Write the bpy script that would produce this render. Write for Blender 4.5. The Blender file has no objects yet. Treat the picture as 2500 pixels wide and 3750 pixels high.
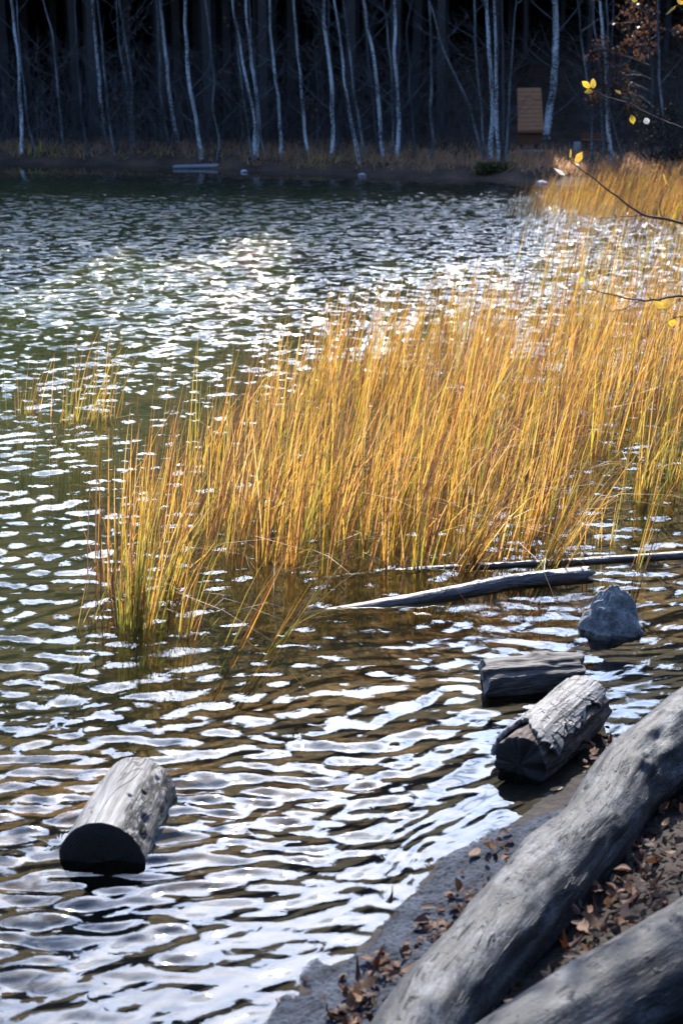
import bpy, bmesh, math, random
import numpy as np
from mathutils import Vector, Matrix

random.seed(7)
rng = np.random.default_rng(11)
scene = bpy.context.scene
COL = scene.collection
R = math.radians

# ------------------------------------------------------------------ camera
CAM_H, PITCH, FPX = 4.0, R(16.5), 5730.0       # eye height, tilt down, focal length in photo pixels
cam_d = bpy.data.cameras.new('camera')
cam = bpy.data.objects.new('camera', cam_d)
COL.objects.link(cam)
cam.location = (0, 0, CAM_H)
cam.rotation_euler = (math.pi / 2 - PITCH, 0, 0)
cam_d.sensor_fit = 'VERTICAL'
cam_d.sensor_height = 36.0
cam_d.sensor_width = 24.0
cam_d.lens = 36.0 * FPX / 3750.0
cam_d.clip_start, cam_d.clip_end = 0.1, 2000
cam_d.dof.use_dof = True
cam_d.dof.focus_distance = 12.5
cam_d.dof.aperture_fstop = 2.8
scene.camera = cam

# ------------------------------------------------------------------ sky and sun
SUN_EL, SUN_AZ = R(43), R(1)                 # azimuth from +Y, right positive
world = bpy.data.worlds.new('World')
scene.world = world
world.use_nodes = True
wn = world.node_tree
bg = wn.nodes['Background']
bg.inputs[1].default_value = 0.11
sky = wn.nodes.new('ShaderNodeTexSky')
sky.sky_type = 'NISHITA'
sky.sun_disc = False
sky.sun_elevation = SUN_EL
sky.sun_rotation = SUN_AZ
sky.dust_density = 0.7
sky.air_density = 1.0
# thin broken cloud over the whole sky: it whitens and brightens the sky light, the gaps stay blue
tc = wn.nodes.new('ShaderNodeTexCoord')
sp_ = wn.nodes.new('ShaderNodeSeparateXYZ'); wn.links.new(tc.outputs['Generated'], sp_.inputs[0])
zc = wn.nodes.new('ShaderNodeMath'); zc.operation = 'ADD'; zc.inputs[1].default_value = 0.15; wn.links.new(sp_.outputs[2], zc.inputs[0])
cv = wn.nodes.new('ShaderNodeVectorMath'); cv.operation = 'SCALE'
iv = wn.nodes.new('ShaderNodeMath'); iv.operation = 'DIVIDE'; iv.inputs[0].default_value = 1.0; wn.links.new(zc.outputs[0], iv.inputs[1])
wn.links.new(tc.outputs['Generated'], cv.inputs[0]); wn.links.new(iv.outputs[0], cv.inputs['Scale'])
cn = wn.nodes.new('ShaderNodeTexNoise'); cn.inputs['Scale'].default_value = 2.2; cn.inputs['Detail'].default_value = 5; cn.inputs['Roughness'].default_value = 0.55
wn.links.new(cv.outputs[0], cn.inputs['Vector'])
cm_ = wn.nodes.new('ShaderNodeMapRange'); cm_.interpolation_type = 'SMOOTHSTEP'
cm_.inputs[1].default_value = 0.38; cm_.inputs[2].default_value = 0.55; wn.links.new(cn.outputs[0], cm_.inputs[0])
ct = wn.nodes.new('ShaderNodeMixRGB'); ct.inputs[1].default_value = (0.46, 0.62, 0.84, 1)
# forward scattering: the veil glows towards the sun
dn = wn.nodes.new('ShaderNodeVectorMath'); dn.operation = 'NORMALIZE'; wn.links.new(tc.outputs['Generated'], dn.inputs[0])
dp = wn.nodes.new('ShaderNodeVectorMath'); dp.operation = 'DOT_PRODUCT'; wn.links.new(dn.outputs[0], dp.inputs[0])
dp.inputs[1].default_value = (math.sin(SUN_AZ) * math.cos(SUN_EL), math.cos(SUN_AZ) * math.cos(SUN_EL), math.sin(SUN_EL))
dm = wn.nodes.new('ShaderNodeMath'); dm.operation = 'MAXIMUM'; dm.inputs[1].default_value = 0.0; wn.links.new(dp.outputs['Value'], dm.inputs[0])
pw = wn.nodes.new('ShaderNodeMath'); pw.operation = 'POWER'; pw.inputs[1].default_value = 7.0; wn.links.new(dm.outputs[0], pw.inputs[0])
ma = wn.nodes.new('ShaderNodeMath'); ma.operation = 'MULTIPLY_ADD'; ma.inputs[1].default_value = 1.5; ma.inputs[2].default_value = 0.72; wn.links.new(pw.outputs[0], ma.inputs[0])
cw = wn.nodes.new('ShaderNodeVectorMath'); cw.operation = 'SCALE'; cw.inputs[0].default_value = (0.90, 1.0, 1.14); wn.links.new(ma.outputs[0], cw.inputs['Scale'])
wn.links.new(cw.outputs[0], ct.inputs[2])
wn.links.new(cm_.outputs[0], ct.inputs[0])
cx = wn.nodes.new('ShaderNodeMixRGB'); cx.blend_type = 'MULTIPLY'; cx.inputs[0].default_value = 1.0
wn.links.new(sky.outputs[0], cx.inputs[1]); wn.links.new(ct.outputs[0], cx.inputs[2])
wn.links.new(cx.outputs[0], bg.inputs[0])
sun_d = bpy.data.lights.new('sun', 'SUN')
sun_d.energy = 2.2
sun_d.angle = R(0.5)
sun_d.color = (1.0, 0.94, 0.85)
sun = bpy.data.objects.new('sun', sun_d)
COL.objects.link(sun)
sdir = Vector((math.sin(SUN_AZ) * math.cos(SUN_EL), math.cos(SUN_AZ) * math.cos(SUN_EL), math.sin(SUN_EL)))
sun.rotation_euler = sdir.to_track_quat('Z', 'Y').to_euler()
sun.location = sdir * 50
scene.view_settings.view_transform = 'Standard'
scene.view_settings.look = 'None'
scene.view_settings.exposure = 2.85
scene.view_settings.gamma = 1.0
scene.render.engine = 'CYCLES'
scene.cycles.max_bounces = 6
scene.cycles.diffuse_bounces = 2
scene.cycles.glossy_bounces = 3
scene.cycles.transparent_max_bounces = 8
scene.cycles.caustics_reflective = False
scene.cycles.caustics_refractive = False

# ------------------------------------------------------------------ pixel -> world
CP, SP = math.cos(PITCH), math.sin(PITCH)
def ray(u, v):
    x, y = (u - 1250.0) / FPX, (1875.0 - v) / FPX
    return Vector((x, CP + y * SP, -SP + y * CP))
CAMV = Vector((0, 0, CAM_H))
def W(u, v, z=0.0):                              # on the level z
    d = ray(u, v)
    return CAMV + d * ((z - CAM_H) / d.z)
def AY(u, v, y):                                 # on the upright plane at distance y
    d = ray(u, v)
    return CAMV + d * (y / d.y)
def AD(u, v, t):                                 # at depth t
    return CAMV + ray(u, v) * t

# ------------------------------------------------------------------ numpy noise
_perm = np.random.default_rng(3).random((64, 64, 64))
def vnoise(x, y, z=None):
    x, y, z = np.broadcast_arrays(np.asarray(x, float), np.asarray(y, float), np.asarray(0.0 if z is None else z, float))
    xi, yi, zi = np.floor(x).astype(int), np.floor(y).astype(int), np.floor(z).astype(int)
    fx, fy, fz = x - xi, y - yi, z - zi
    fx, fy, fz = [f * f * (3 - 2 * f) for f in (fx, fy, fz)]
    o = 0
    for a in (0, 1):
        for b in (0, 1):
            for c in (0, 1):
                w = (fx if a else 1 - fx) * (fy if b else 1 - fy) * (fz if c else 1 - fz)
                o = o + w * _perm[(xi + a) & 63, (yi + b) & 63, (zi + c) & 63]
    return o * 2 - 1
def fbm(x, y, z=None, n=4):
    o, a, f = 0, 0.5, 1.0
    z = 0.0 if z is None else z
    for i in range(n):
        o = o + a * vnoise(np.asarray(x) * f + i * 7.3, np.asarray(y) * f + i * 3.1, np.asarray(z) * f + i * 5.7)
        a *= 0.5; f *= 2.07
    return o
def sstep(a, b, x):
    t = np.clip((np.asarray(x, float) - a) / (b - a), 0, 1)
    return t * t * (3 - 2 * t)

# ------------------------------------------------------------------ object helpers
def tag(o, label=None, cat=None, group=None, kind=None):
    if label: o['label'] = label
    if cat: o['category'] = cat
    if group: o['group'] = group
    if kind: o['kind'] = kind
    return o
def empty(name, loc, rz=0):
    o = bpy.data.objects.new(name, None)
    COL.objects.link(o)
    o.location = loc
    o.rotation_euler = (0, 0, rz)
    o.empty_display_size = 0.1
    return o
def link(name, me, mat=None, parent=None):
    o = bpy.data.objects.new(name, me)
    COL.objects.link(o)
    if mat is not None and not me.materials:
        me.materials.append(mat)
    if parent is not None:
        o.parent = parent
        o.matrix_parent_inverse = Matrix.Translation(-Vector(parent.location)) if parent.rotation_euler[2] == 0 else \
            (Matrix.Translation(parent.location) @ Matrix.Rotation(parent.rotation_euler[2], 4, 'Z')).inverted()
    return o
def mesh_np(name, V, F, smooth=True):
    """V (n,3); F (m,k) with a fixed k"""
    V = np.asarray(V, np.float32); F = np.asarray(F, np.int32)
    me = bpy.data.meshes.new(name)
    k = F.shape[1]
    me.vertices.add(len(V)); me.vertices.foreach_set('co', V.ravel())
    me.loops.add(F.size); me.loops.foreach_set('vertex_index', F.ravel())
    me.polygons.add(len(F))
    me.polygons.foreach_set('loop_start', np.arange(0, F.size, k, dtype=np.int32))
    me.update(calc_edges=True)
    me.polygons.foreach_set('use_smooth', np.full(len(F), bool(smooth)))
    me.validate()
    return me
def fattr(me, name, data):
    a = me.attributes.new(name, 'FLOAT', 'POINT'); a.data.foreach_set('value', np.asarray(data, np.float32).ravel())
def vattr(me, name, data):
    a = me.attributes.new(name, 'FLOAT_VECTOR', 'POINT'); a.data.foreach_set('vector', np.asarray(data, np.float32).ravel())
def cattr(me, name, data):
    data = np.asarray(data, np.float32)
    data = np.concatenate([data, np.ones((len(data), 1), np.float32)], 1)
    a = me.attributes.new(name, 'FLOAT_COLOR', 'POINT'); a.data.foreach_set('color', data.ravel())
def gridf(nr, nc, wrap=False):
    i = np.arange(nr - 1)[:, None]; j = np.arange(nc if wrap else nc - 1)[None, :]
    j2 = (j + 1) % nc
    return np.stack([i * nc + j + 0 * i, i * nc + j2, (i + 1) * nc + j2, (i + 1) * nc + j], -1).reshape(-1, 4)

def catmull(P, n):
    P = np.asarray([tuple(p) for p in P], float)
    Q = np.vstack([2 * P[0] - P[1], P, 2 * P[-1] - P[-2]])
    t = np.linspace(0, len(P) - 1 - 1e-9, n)
    i = np.floor(t).astype(int); f = (t - i)[:, None]
    a, b, c, d = Q[i], Q[i + 1], Q[i + 2], Q[i + 3]
    return 0.5 * (2 * b + (c - a) * f + (2 * a - 5 * b + 4 * c - d) * f ** 2 + (3 * b - a - 3 * c + d) * f ** 3)
def frames(C):
    T = np.gradient(C, axis=0); T /= np.linalg.norm(T, axis=1)[:, None] + 1e-12
    up = np.array([0, 0, 1.0])
    if abs(T[len(T) // 2] @ up) > 0.8:
        up = np.array([0, 1.0, 0])
    A = np.cross(T, up); A /= np.linalg.norm(A, axis=1)[:, None] + 1e-12
    B = np.cross(A, T)
    return T, A, B                              # B is the 'up' side
def tube(C, rad, ns=8, caps=True):
    """plain tapered tube, returns V, F(quads)"""
    C = np.asarray(C, float); n = len(C)
    rad = np.broadcast_to(np.asarray(rad, float), (n,))
    T, A, B = frames(C)
    a = np.arange(ns) / ns * 2 * math.pi
    V = C[:, None, :] + (np.cos(a)[None, :, None] * A[:, None, :] + np.sin(a)[None, :, None] * B[:, None, :]) * rad[:, None, None]
    return V.reshape(-1, 3), gridf(n, ns, True)
class Buf:
    def __init__(s): s.V = []; s.F = []; s.n = 0; s.A = []
    def add(s, V, F, attr=None):
        V = np.asarray(V, float).reshape(-1, 3)
        s.V.append(V); s.F.append(np.asarray(F) + s.n); s.n += len(V)
        if attr is not None: s.A.append(np.asarray(attr, float))
    def mesh(s, name, smooth=True):
        me = mesh_np(name, np.concatenate(s.V), np.concatenate(s.F), smooth)
        return me

# ------------------------------------------------------------------ material helper
class M:
    def __init__(s, name):
        s.m = bpy.data.materials.new(name); s.m.use_nodes = True
        s.t = s.m.node_tree; s.t.nodes.clear()
        s.out = s.t.nodes.new('ShaderNodeOutputMaterial')
    def n(s, typ, **kw):
        nd = s.t.nodes.new('ShaderNode' + typ)
        for k, v in kw.items():
            if k in nd.inputs: nd.inputs[k].default_value = v
            else: setattr(nd, k, v)
        return nd
    def l(s, a, b): s.t.links.new(a, b)
    def noise(s, vec, scale, detail=4, rough=0.55, dist=0.0):
        nd = s.n('TexNoise'); nd.inputs['Scale'].default_value = scale
        nd.inputs['Detail'].default_value = detail; nd.inputs['Roughness'].default_value = rough
        nd.inputs['Distortion'].default_value = dist
        if vec is not None: s.l(vec, nd.inputs['Vector'])
        return nd
    def vmul(s, vec, xyz):
        nd = s.n('VectorMath', operation='MULTIPLY'); s.l(vec, nd.inputs[0]); nd.inputs[1].default_value = xyz
        return nd.outputs[0]
    def math(s, op, a, b=None, clamp=False):
        nd = s.n('Math', operation=op); nd.use_clamp = clamp
        for i, x in enumerate((a, b)):
            if x is None: continue
            if isinstance(x, (int, float)): nd.inputs[i].default_value = x
            else: s.l(x, nd.inputs[i])
        return nd.outputs[0]
    def ramp(s, fac, stops):
        nd = s.n('ValToRGB'); cr = nd.color_ramp
        while len(cr.elements) < len(stops): cr.elements.new(0.5)
        for e, (p, c) in zip(cr.elements, stops):
            e.position = p; e.color = (*c, 1) if len(c) == 3 else c
        s.l(fac, nd.inputs[0]); return nd.outputs[0]
    def mapr(s, x, a, b, c=0.0, d=1.0):
        nd = s.n('MapRange'); s.l(x, nd.inputs[0])
        for i, q in zip((1, 2, 3, 4), (a, b, c, d)): nd.inputs[i].default_value = q
        return nd.outputs[0]
    def mix(s, fac, a, b, blend='MIX'):
        nd = s.n('MixRGB', blend_type=blend)
        for i, x in enumerate((fac, a, b)):
            if isinstance(x, (int, float)): nd.inputs[i].default_value = x
            elif isinstance(x, tuple): nd.inputs[i].default_value = (*x, 1)
            else: s.l(x, nd.inputs[i])
        return nd.outputs[0]
    def bump(s, h, strength, dist=0.02):
        nd = s.n('Bump'); nd.inputs['Strength'].default_value = strength; nd.inputs['Distance'].default_value = dist
        s.l(h, nd.inputs['Height']); return nd.outputs[0]
    def princ(s, col, rough=0.8, normal=None, spec=0.3):
        p = s.n('BsdfPrincipled')
        if isinstance(col, tuple): p.inputs['Base Color'].default_value = (*col, 1)
        else: s.l(col, p.inputs['Base Color'])
        if isinstance(rough, (int, float)): p.inputs['Roughness'].default_value = rough
        else: s.l(rough, p.inputs['Roughness'])
        p.inputs['Specular IOR Level'].default_value = spec
        if normal is not None: s.l(normal, p.inputs['Normal'])
        s.l(p.outputs[0], s.out.inputs['Surface']); return p
    def attr(s, name):
        return s.n('Attribute', attribute_name=name)
    def pos(s): return s.n('NewGeometry').outputs['Position']
    def objco(s): return s.n('TexCoord').outputs['Object']

# ================================================================== GROUND (one sheet: lake bed, shores, far hillside)
def w2(u, v): p = W(u, v); return (p.x, p.y)
LAKE = [w2(960, 3760), w2(1120, 3590), w2(1330, 3450), w2(1500, 3290), w2(1630, 3140), w2(1800, 3060), w2(2010, 2910),
        w2(2170, 2800), w2(2330, 2700), w2(2520, 2570), (3.4, 9.6), (4.6, 11.2), (6.4, 15.0), (8.2, 20), (10.2, 28), (11.8, 36),
        (12.0, 43), w2(2500, 690), w2(2200, 680), w2(1900, 668), w2(1700, 660), w2(1500, 652), w2(1300, 645), w2(1100, 636),
        w2(900, 625), w2(650, 614), w2(400, 606), w2(0, 598), (-18, 61), (-34, 60), (-52, 48), (-58, 25), (-40, 6), (-14, 2.6),
        (-5, 3.6), (-2.2, 4.6)]
LAKE = np.array(LAKE)
def sdist(x, y):
    """distance to the shoreline, positive on land"""
    x = np.asarray(x, float); y = np.asarray(y, float)
    best = np.full(x.shape, 1e9); inside = np.zeros(x.shape, bool)
    n = len(LAKE)
    for i in range(n):
        ax, ay = LAKE[i]; bx, by = LAKE[(i + 1) % n]
        dx, dy = bx - ax, by - ay
        t = np.clip(((x - ax) * dx + (y - ay) * dy) / (dx * dx + dy * dy), 0, 1)
        best = np.minimum(best, np.hypot(x - ax - t * dx, y - ay - t * dy))
        c = ((ay > y) != (by > y)) & (x < (bx - ax) * (y - ay) / (by - ay + 1e-12) + ax)
        inside ^= c
    return np.where(inside, -best, best)
def ground_z(x, y):
    x = np.asarray(x, float); y = np.asarray(y, float)
    d = sdist(x, y)
    far = sstep(28, 40, y)
    d = d + far * 0.35 * fbm(x * 0.8, y * 0.8, n=3) + (1 - far) * 0.06 * fbm(x * 2.5, y * 2.5, n=3)
    dl = np.maximum(d, 0); dw = np.maximum(-d, 0)
    near = 0.11 * dl + 0.075 * dl ** 2 * (dl < 8) + (0.075 * 64 + (dl - 8) * 0.3) * (dl >= 8)
    far_h = 0.10 * sstep(0, 0.25, dl) + 0.26 * sstep(0.5, 1.1, dl) + 0.022 * dl + 0.30 * np.maximum(dl - 12, 0) * sstep(12, 22, dl)
    far_h = np.minimum(far_h, 13 + 0.02 * dl)
    land = near * (1 - far) + far_h * far
    land = land + (d > 0) * (0.05 * fbm(x * 1.7, y * 1.7, n=4)) * sstep(0, 0.6, dl)
    bed = -(0.30 * (1 - np.exp(-dw / 1.6)) + 0.075 * dw) + 0.05 * fbm(x * 1.3, y * 1.3, n=4) * sstep(0.1, 0.8, dw)
    bed = np.maximum(bed, -4)
    return np.where(d > 0, land, bed)
def gz(x, y): return float(ground_z(np.array([x]), np.array([y]))[0])
def hit(u, v, y0=44.0, y1=95.0):
    """first ground point beyond y0 along the ray through a pixel"""
    d = ray(u, v); ts = np.linspace(y0, y1, 700) / d.y
    P = np.array([0, 0, CAM_H])[None] + np.array(d)[None] * ts[:, None]
    g = ground_z(P[:, 0], P[:, 1])
    k = np.argmax(P[:, 2] <= g)
    if P[k, 2] > g[k]: k = len(ts) // 2
    return Vector((P[k, 0], P[k, 1], g[k]))

def polar(az, r):
    A, Rr = np.meshgrid(az, r)
    return Rr * np.sin(A), Rr * np.cos(A)
azf = R(1) * np.concatenate([np.linspace(-180, -60, 30)[:-1], np.linspace(-60, -16, 50)[:-1], np.linspace(-16, 16, 260),
                             np.linspace(16, 60, 50)[1:], np.linspace(60, 180, 30)[1:]])
rr = np.concatenate([[0.3], np.geomspace(1.0, 160, 330)])
gx, gy = polar(azf, rr)
GV = np.stack([gx, gy, ground_z(gx, gy)], -1).reshape(-1, 3)
ground_me = mesh_np('ground', GV, gridf(len(rr), len(azf)))
fattr(ground_me, 'land', sdist(GV[:, 0], GV[:, 1]))

m = M('ground_soil')
p = m.pos()
big = m.noise(p, 0.9, 5).outputs[0]
fine = m.noise(p, 14, 6, 0.65).outputs[0]
peb = m.n('TexVoronoi'); peb.inputs['Scale'].default_value = 11; m.l(p, peb.inputs['Vector'])
bed = m.ramp(m.math('ADD', m.math('MULTIPLY', big, 0.55), m.math('MULTIPLY', fine, 0.5)),
             [(0.40, (0.010, 0.009, 0.008)), (0.50, (0.026, 0.020, 0.012)), (0.57, (0.060, 0.036, 0.014)), (0.66, (0.11, 0.06, 0.020))])
bed = m.mix(m.mapr(m.attr('land').outputs['Fac'], -2.4, -0.8), bed, (0.011, 0.010, 0.010))
shore = m.ramp(fine, [(0.3, (0.005, 0.0035, 0.0028)), (0.5, (0.013, 0.009, 0.0065)), (0.72, (0.026, 0.018, 0.013))])
farc = m.ramp(m.math('ADD', m.math('MULTIPLY', big, 0.5), m.math('MULTIPLY', fine, 0.5)),
              [(0.38, (0.016, 0.010, 0.007)), (0.5, (0.045, 0.026, 0.016)), (0.62, (0.085, 0.05, 0.03))])
sx = m.n('SeparateXYZ'); m.l(p, sx.inputs[0])
isfar = m.mapr(sx.outputs[1], 26, 40)
landc = m.mix(isfar, shore, farc)
isl = m.mapr(m.attr('land').outputs['Fac'], -0.25, 0.05)
colr = m.mix(isl, bed, landc)
m.princ(colr, 0.9, m.bump(m.math('ADD', fine, m.math('MULTIPLY', peb.outputs['Distance'], 0.8)), 0.6, 0.03), 0.2)
ground = link('ground', ground_me, m.m)
tag(ground, kind='structure')

# ================================================================== WATER
def water_z(x, y, sp):
    """wind ripples; components finer than the local mesh spacing sp fade out"""
    g = np.random.default_rng(21)
    z = np.zeros_like(x)
    wx = x + 0.22 * vnoise(x * 0.55, y * 0.55, 1.7); wy = y + 0.22 * vnoise(x * 0.6 + 9, y * 0.6, 4.2)
    gust = 0.72 + 0.5 * vnoise(x * 0.35 + 3, y * 0.28, 8.1)
    for k in range(64):
        lam = 0.05 * (0.37 / 0.05) ** g.random()
        th = R(101) + g.normal() * R(27)                      # travel direction: mostly along the view
        kk = 2 * math.pi / lam
        amp = 0.034 / kk
        fade = sstep(2.2, 4.5, lam / sp)
        z += fade * amp * np.sin(kk * (wx * math.cos(th) + wy * math.sin(th)) + g.random() * 6.28)
    return z * gust
WZ0 = 0.0
azw = R(1) * np.concatenate([np.linspace(-88, -40, 14)[:-1], np.linspace(-40, -14, 60)[:-1], np.linspace(-14, 14, 520),
                             np.linspace(14, 40, 60)[1:], np.linspace(40, 88, 14)[1:]])
rw = np.geomspace(3.6, 78, 1150)
wx, wy = polar(azw, rw)
spac = np.hypot(wx, wy) * (math.log(78 / 3.6) / 1150) * 1.15
sd = sdist(wx, wy)
calm = sstep(53, 40, wy + 0.12 * wx)                                     # sheltered under the far trees
calm *= 0.25 + 0.75 * sstep(0.0, 1.3, -sd)
rc = W(2230, 2330)
calm *= 1 - 0.62 * np.exp(-(((wx - rc.x) / 1.1) ** 2 + ((wy - rc.y + 0.1) / 1.3) ** 2))   # quiet pocket round the stone
rb = W(1750, 1650)
calm *= 1 - 0.65 * np.exp(-(((wx - rb.x) / 3.0) ** 2 + ((wy - rb.y) / 4.0) ** 2))         # among the reeds
wz = water_z(wx, wy, spac) * calm
# small fast ripples running along the foam edge
shorer = sstep(1.5, 0.2, -sd) * (wy < 9) * sstep(0, .1, -sd)
wz += shorer * 0.0007 * np.sin(2 * math.pi * (-sd) / 0.085 + 5 * vnoise(wx * 1.5, wy * 1.5)) * (0.6 + vnoise(wx * 3, wy * 3))
lp = W(470, 3010)
rad = np.hypot(wx - lp.x, (wy - lp.y)) 
wz += 0.0022 * np.sin(rad * 38) * np.exp(-((rad - 0.55) / 0.35) ** 2) * calm
depth = np.maximum(0, -ground_z(wx, wy))
WVV = np.stack([wx, wy, WZ0 + wz], -1).reshape(-1, 3)
water_me = mesh_np('water', WVV, gridf(len(rw), len(azw)))
fattr(water_me, 'deep', 1 - np.exp(-np.clip(depth - 0.35, 0, None) / 1.0))
fattr(water_me, 'calm', calm)
m = M('lake_water')
geo = m.n('NewGeometry'); p = geo.outputs['Position']
sx = m.n('SeparateXYZ'); m.l(p, sx.inputs[0])
cal = m.attr('calm').outputs['Fac']
farm = m.mapr(sx.outputs[1], 11, 26)
def slope(scale, xyz, det):
    nz = m.noise(m.vmul(p, xyz), scale, det, 0.5, 0.7)
    nd = m.n('VectorMath', operation='SUBTRACT'); m.l(nz.outputs['Color'], nd.inputs[0]); nd.inputs[1].default_value = (0.5, 0.5, 0.5)
    return nd.outputs[0]
def vs(v, s_):
    nd = m.n('VectorMath', operation='SCALE'); m.l(v, nd.inputs[0])
    if isinstance(s_, (int, float)): nd.inputs['Scale'].default_value = s_
    else: m.l(s_, nd.inputs['Scale'])
    return nd.outputs[0]
def va(a, b):
    nd = m.n('VectorMath', operation='ADD'); m.l(a, nd.inputs[0]); m.l(b, nd.inputs[1]); return nd.outputs[0]
s1 = vs(slope(4.4, (0.85, 0.9, 1), 1.0), m.math('ADD', m.math('MULTIPLY', farm, 1.55), m.math('MULTIPLY', m.mapr(sx.outputs[1], 22, 40), 0.5)))
s2 = vs(slope(16.0, (0.55, 1.0, 1), 1.0), m.math('ADD', m.math('MULTIPLY', farm, 0.30), 0.17))
bias = m.n('CombineXYZ'); bias.inputs[0].default_value = 0.0; far2 = m.mapr(sx.outputs[1], 22, 40)
m.l(m.math('ADD', m.math('MULTIPLY', farm, -0.17), m.math('MULTIPLY', far2, -0.115)), bias.inputs[1])   # seen at a low angle, mostly the near faces of the waves show
stot = vs(va(va(s1, s2), bias.outputs[0]), cal)
stot = m.vmul(stot, (0.8, 1.0, 0.0))
nrm = m.n('VectorMath', operation='NORMALIZE'); m.l(va(geo.outputs['Normal'], stot), nrm.inputs[0])
fr = m.n('Fresnel', IOR=1.34); m.l(nrm.outputs[0], fr.inputs['Normal'])
gl = m.n('BsdfGlossy', Roughness=0.02); gl.inputs['Color'].default_value = (1, 1, 1, 1); m.l(nrm.outputs[0], gl.inputs['Normal'])
tr = m.n('BsdfTransparent'); tr.inputs[0].default_value = (0.86, 0.84, 0.72, 1)
df = m.n('BsdfDiffuse'); df.inputs[0].default_value = (0.038, 0.045, 0.017, 1)
mb = m.n('MixShader'); m.l(m.attr('deep').outputs['Fac'], mb.inputs[0]); m.l(tr.outputs[0], mb.inputs[1]); m.l(df.outputs[0], mb.inputs[2])
mx = m.n('MixShader'); m.l(fr.outputs[0], mx.inputs[0]); m.l(mb.outputs[0], mx.inputs[1]); m.l(gl.outputs[0], mx.inputs[2])
m.l(mx.outputs[0], m.out.inputs['Surface'])
water = link('water', water_me, m.m)
tag(water, kind='structure')

# ================================================================== MATERIALS for wood, leaves, reeds
def wood_mat(name, dark, mid, light, stretch=0.09, scale=26, bumpd=0.012, rough=0.75, patch=(0.4, 0.62), crackw=0.045, spec=0.25):
    m = M(name)
    c = m.attr('lco').outputs['Vector']
    st = m.vmul(c, (1, 1, stretch))
    grain = m.noise(st, scale, 6, 0.65, 0.4).outputs[0]
    fibre = m.noise(m.vmul(c, (1, 1, stretch * 0.5)), scale * 3.5, 4, 0.6).outputs[0]
    blot = m.noise(c, 7, 5, 0.6, 0.6).outputs[0]
    cr = m.noise(m.vmul(c, (1, 1, 0.16)), scale * 0.45, 3, 0.5, 0.9).outputs[0]
    crack = m.mapr(m.math('ABSOLUTE', m.math('SUBTRACT', cr, 0.5)), 0.0, crackw)
    base = m.ramp(m.math('ADD', m.math('MULTIPLY', grain, 0.6), m.math('MULTIPLY', fibre, 0.4)), [(0.34, dark), (0.5, mid), (0.66, light)])
    base = m.mix(m.mapr(blot, patch[0], patch[1]), m.mix(0.6, base, dark), base)
    col = m.mix(m.mapr(crack, 0, 1, 0.75, 0.0), base, dark)
    col = m.mix(m.math('MULTIPLY', m.attr('rotm').outputs['Fac'], m.mapr(m.noise(m.vmul(c, (1, 1, 0.45)), 22, 7, 0.75, 0.8).outputs[0], 0.43, 0.52)), col, tuple(x * 0.9 for x in dark))
    h = m.math('ADD', m.math('ADD', m.math('MULTIPLY', grain, 0.7), m.math('MULTIPLY', fibre, 0.35)), m.math('MULTIPLY', crack, 0.5))
    m.princ(col, rough, m.bump(h, 0.9, bumpd), spec)
    return m.m
def trunk_mat(name, k):
    """bare mottled driftwood: silver patches, dark stains, worm pits, faint grain"""
    m = M(name); c = m.attr('lco').outputs['Vector']
    st = m.vmul(c, (1, 1, 0.5))
    blot = m.noise(st, 7, 8, 0.68, 0.5).outputs[0]
    spk = m.noise(m.vmul(c, (1, 1, 0.6)), 55, 5, 0.7).outputs[0]
    grain = m.noise(m.vmul(c, (1, 1, 0.14)), 34, 4, 0.6, 0.3).outputs[0]
    tone = m.math('ADD', m.math('ADD', m.math('MULTIPLY', blot, 0.5), m.math('MULTIPLY', spk, 0.3)), m.math('MULTIPLY', grain, 0.2))
    col = m.ramp(tone, [(0.42, (0.006 * k, 0.0056 * k, 0.0055 * k)), (0.48, (0.024 * k, 0.023 * k, 0.0225 * k)), (0.53, (0.058 * k, 0.057 * k, 0.058 * k)), (0.60, (0.14 * k, 0.14 * k, 0.145 * k))])
    pit = m.mapr(m.noise(m.vmul(c, (1, 1, 0.55)), 38, 2, 0.5, 0.8).outputs[0], 0.66, 0.71)
    ck = m.noise(m.vmul(c, (1, 1, 0.10)), 9, 4, 0.55, 0.6).outputs[0]
    crack = m.math('MULTIPLY', m.mapr(m.math('ABSOLUTE', m.math('SUBTRACT', ck, 0.5)), 0.012, 0.0), m.mapr(m.noise(c, 5, 2).outputs[0], 0.48, 0.56))
    pit = m.math('MAXIMUM', pit, crack)
    stain = m.mapr(m.noise(st, 3.2, 4, 0.6).outputs[0], 0.50, 0.62)
    col = m.mix(m.math('MULTIPLY', stain, 0.85), col, (0.012 * k, 0.0115 * k, 0.012 * k))
    col = m.mix(pit, col, (0.004, 0.004, 0.004))
    h = m.math('SUBTRACT', m.math('ADD', m.math('MULTIPLY', tone, 1.2), m.math('MULTIPLY', grain, 0.3)), m.math('MULTIPLY', pit, 0.8))
    m.princ(col, 0.66, m.bump(h, 0.9, 0.014), 0.3)
    return m.m
MAT_DRIFT = trunk_mat('driftwood_grey', 0.6)
MAT_DRIFT2 = trunk_mat('driftwood_dark', 0.5)
MAT_PALE = wood_mat('weathered_pale_wood', (0.012, 0.010, 0.008), (0.115, 0.106, 0.097), (0.23, 0.22, 0.205), 0.10, 18, 0.009, 0.72, (0.25, 0.42), 0.02, 0.2)
MAT_ROT = wood_mat('rotten_brown_wood', (0.015, 0.010, 0.008), (0.09, 0.06, 0.045), (0.24, 0.18, 0.14), 0.25, 30, 0.02, 0.8, (0.42, 0.6), 0.06, 0.2)
MAT_WET = wood_mat('wet_dark_wood', (0.010, 0.008, 0.008), (0.04, 0.034, 0.032), (0.11, 0.10, 0.10), 0.07, 26, 0.010, 0.45, (0.35, 0.6), 0.05, 0.45)

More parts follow.
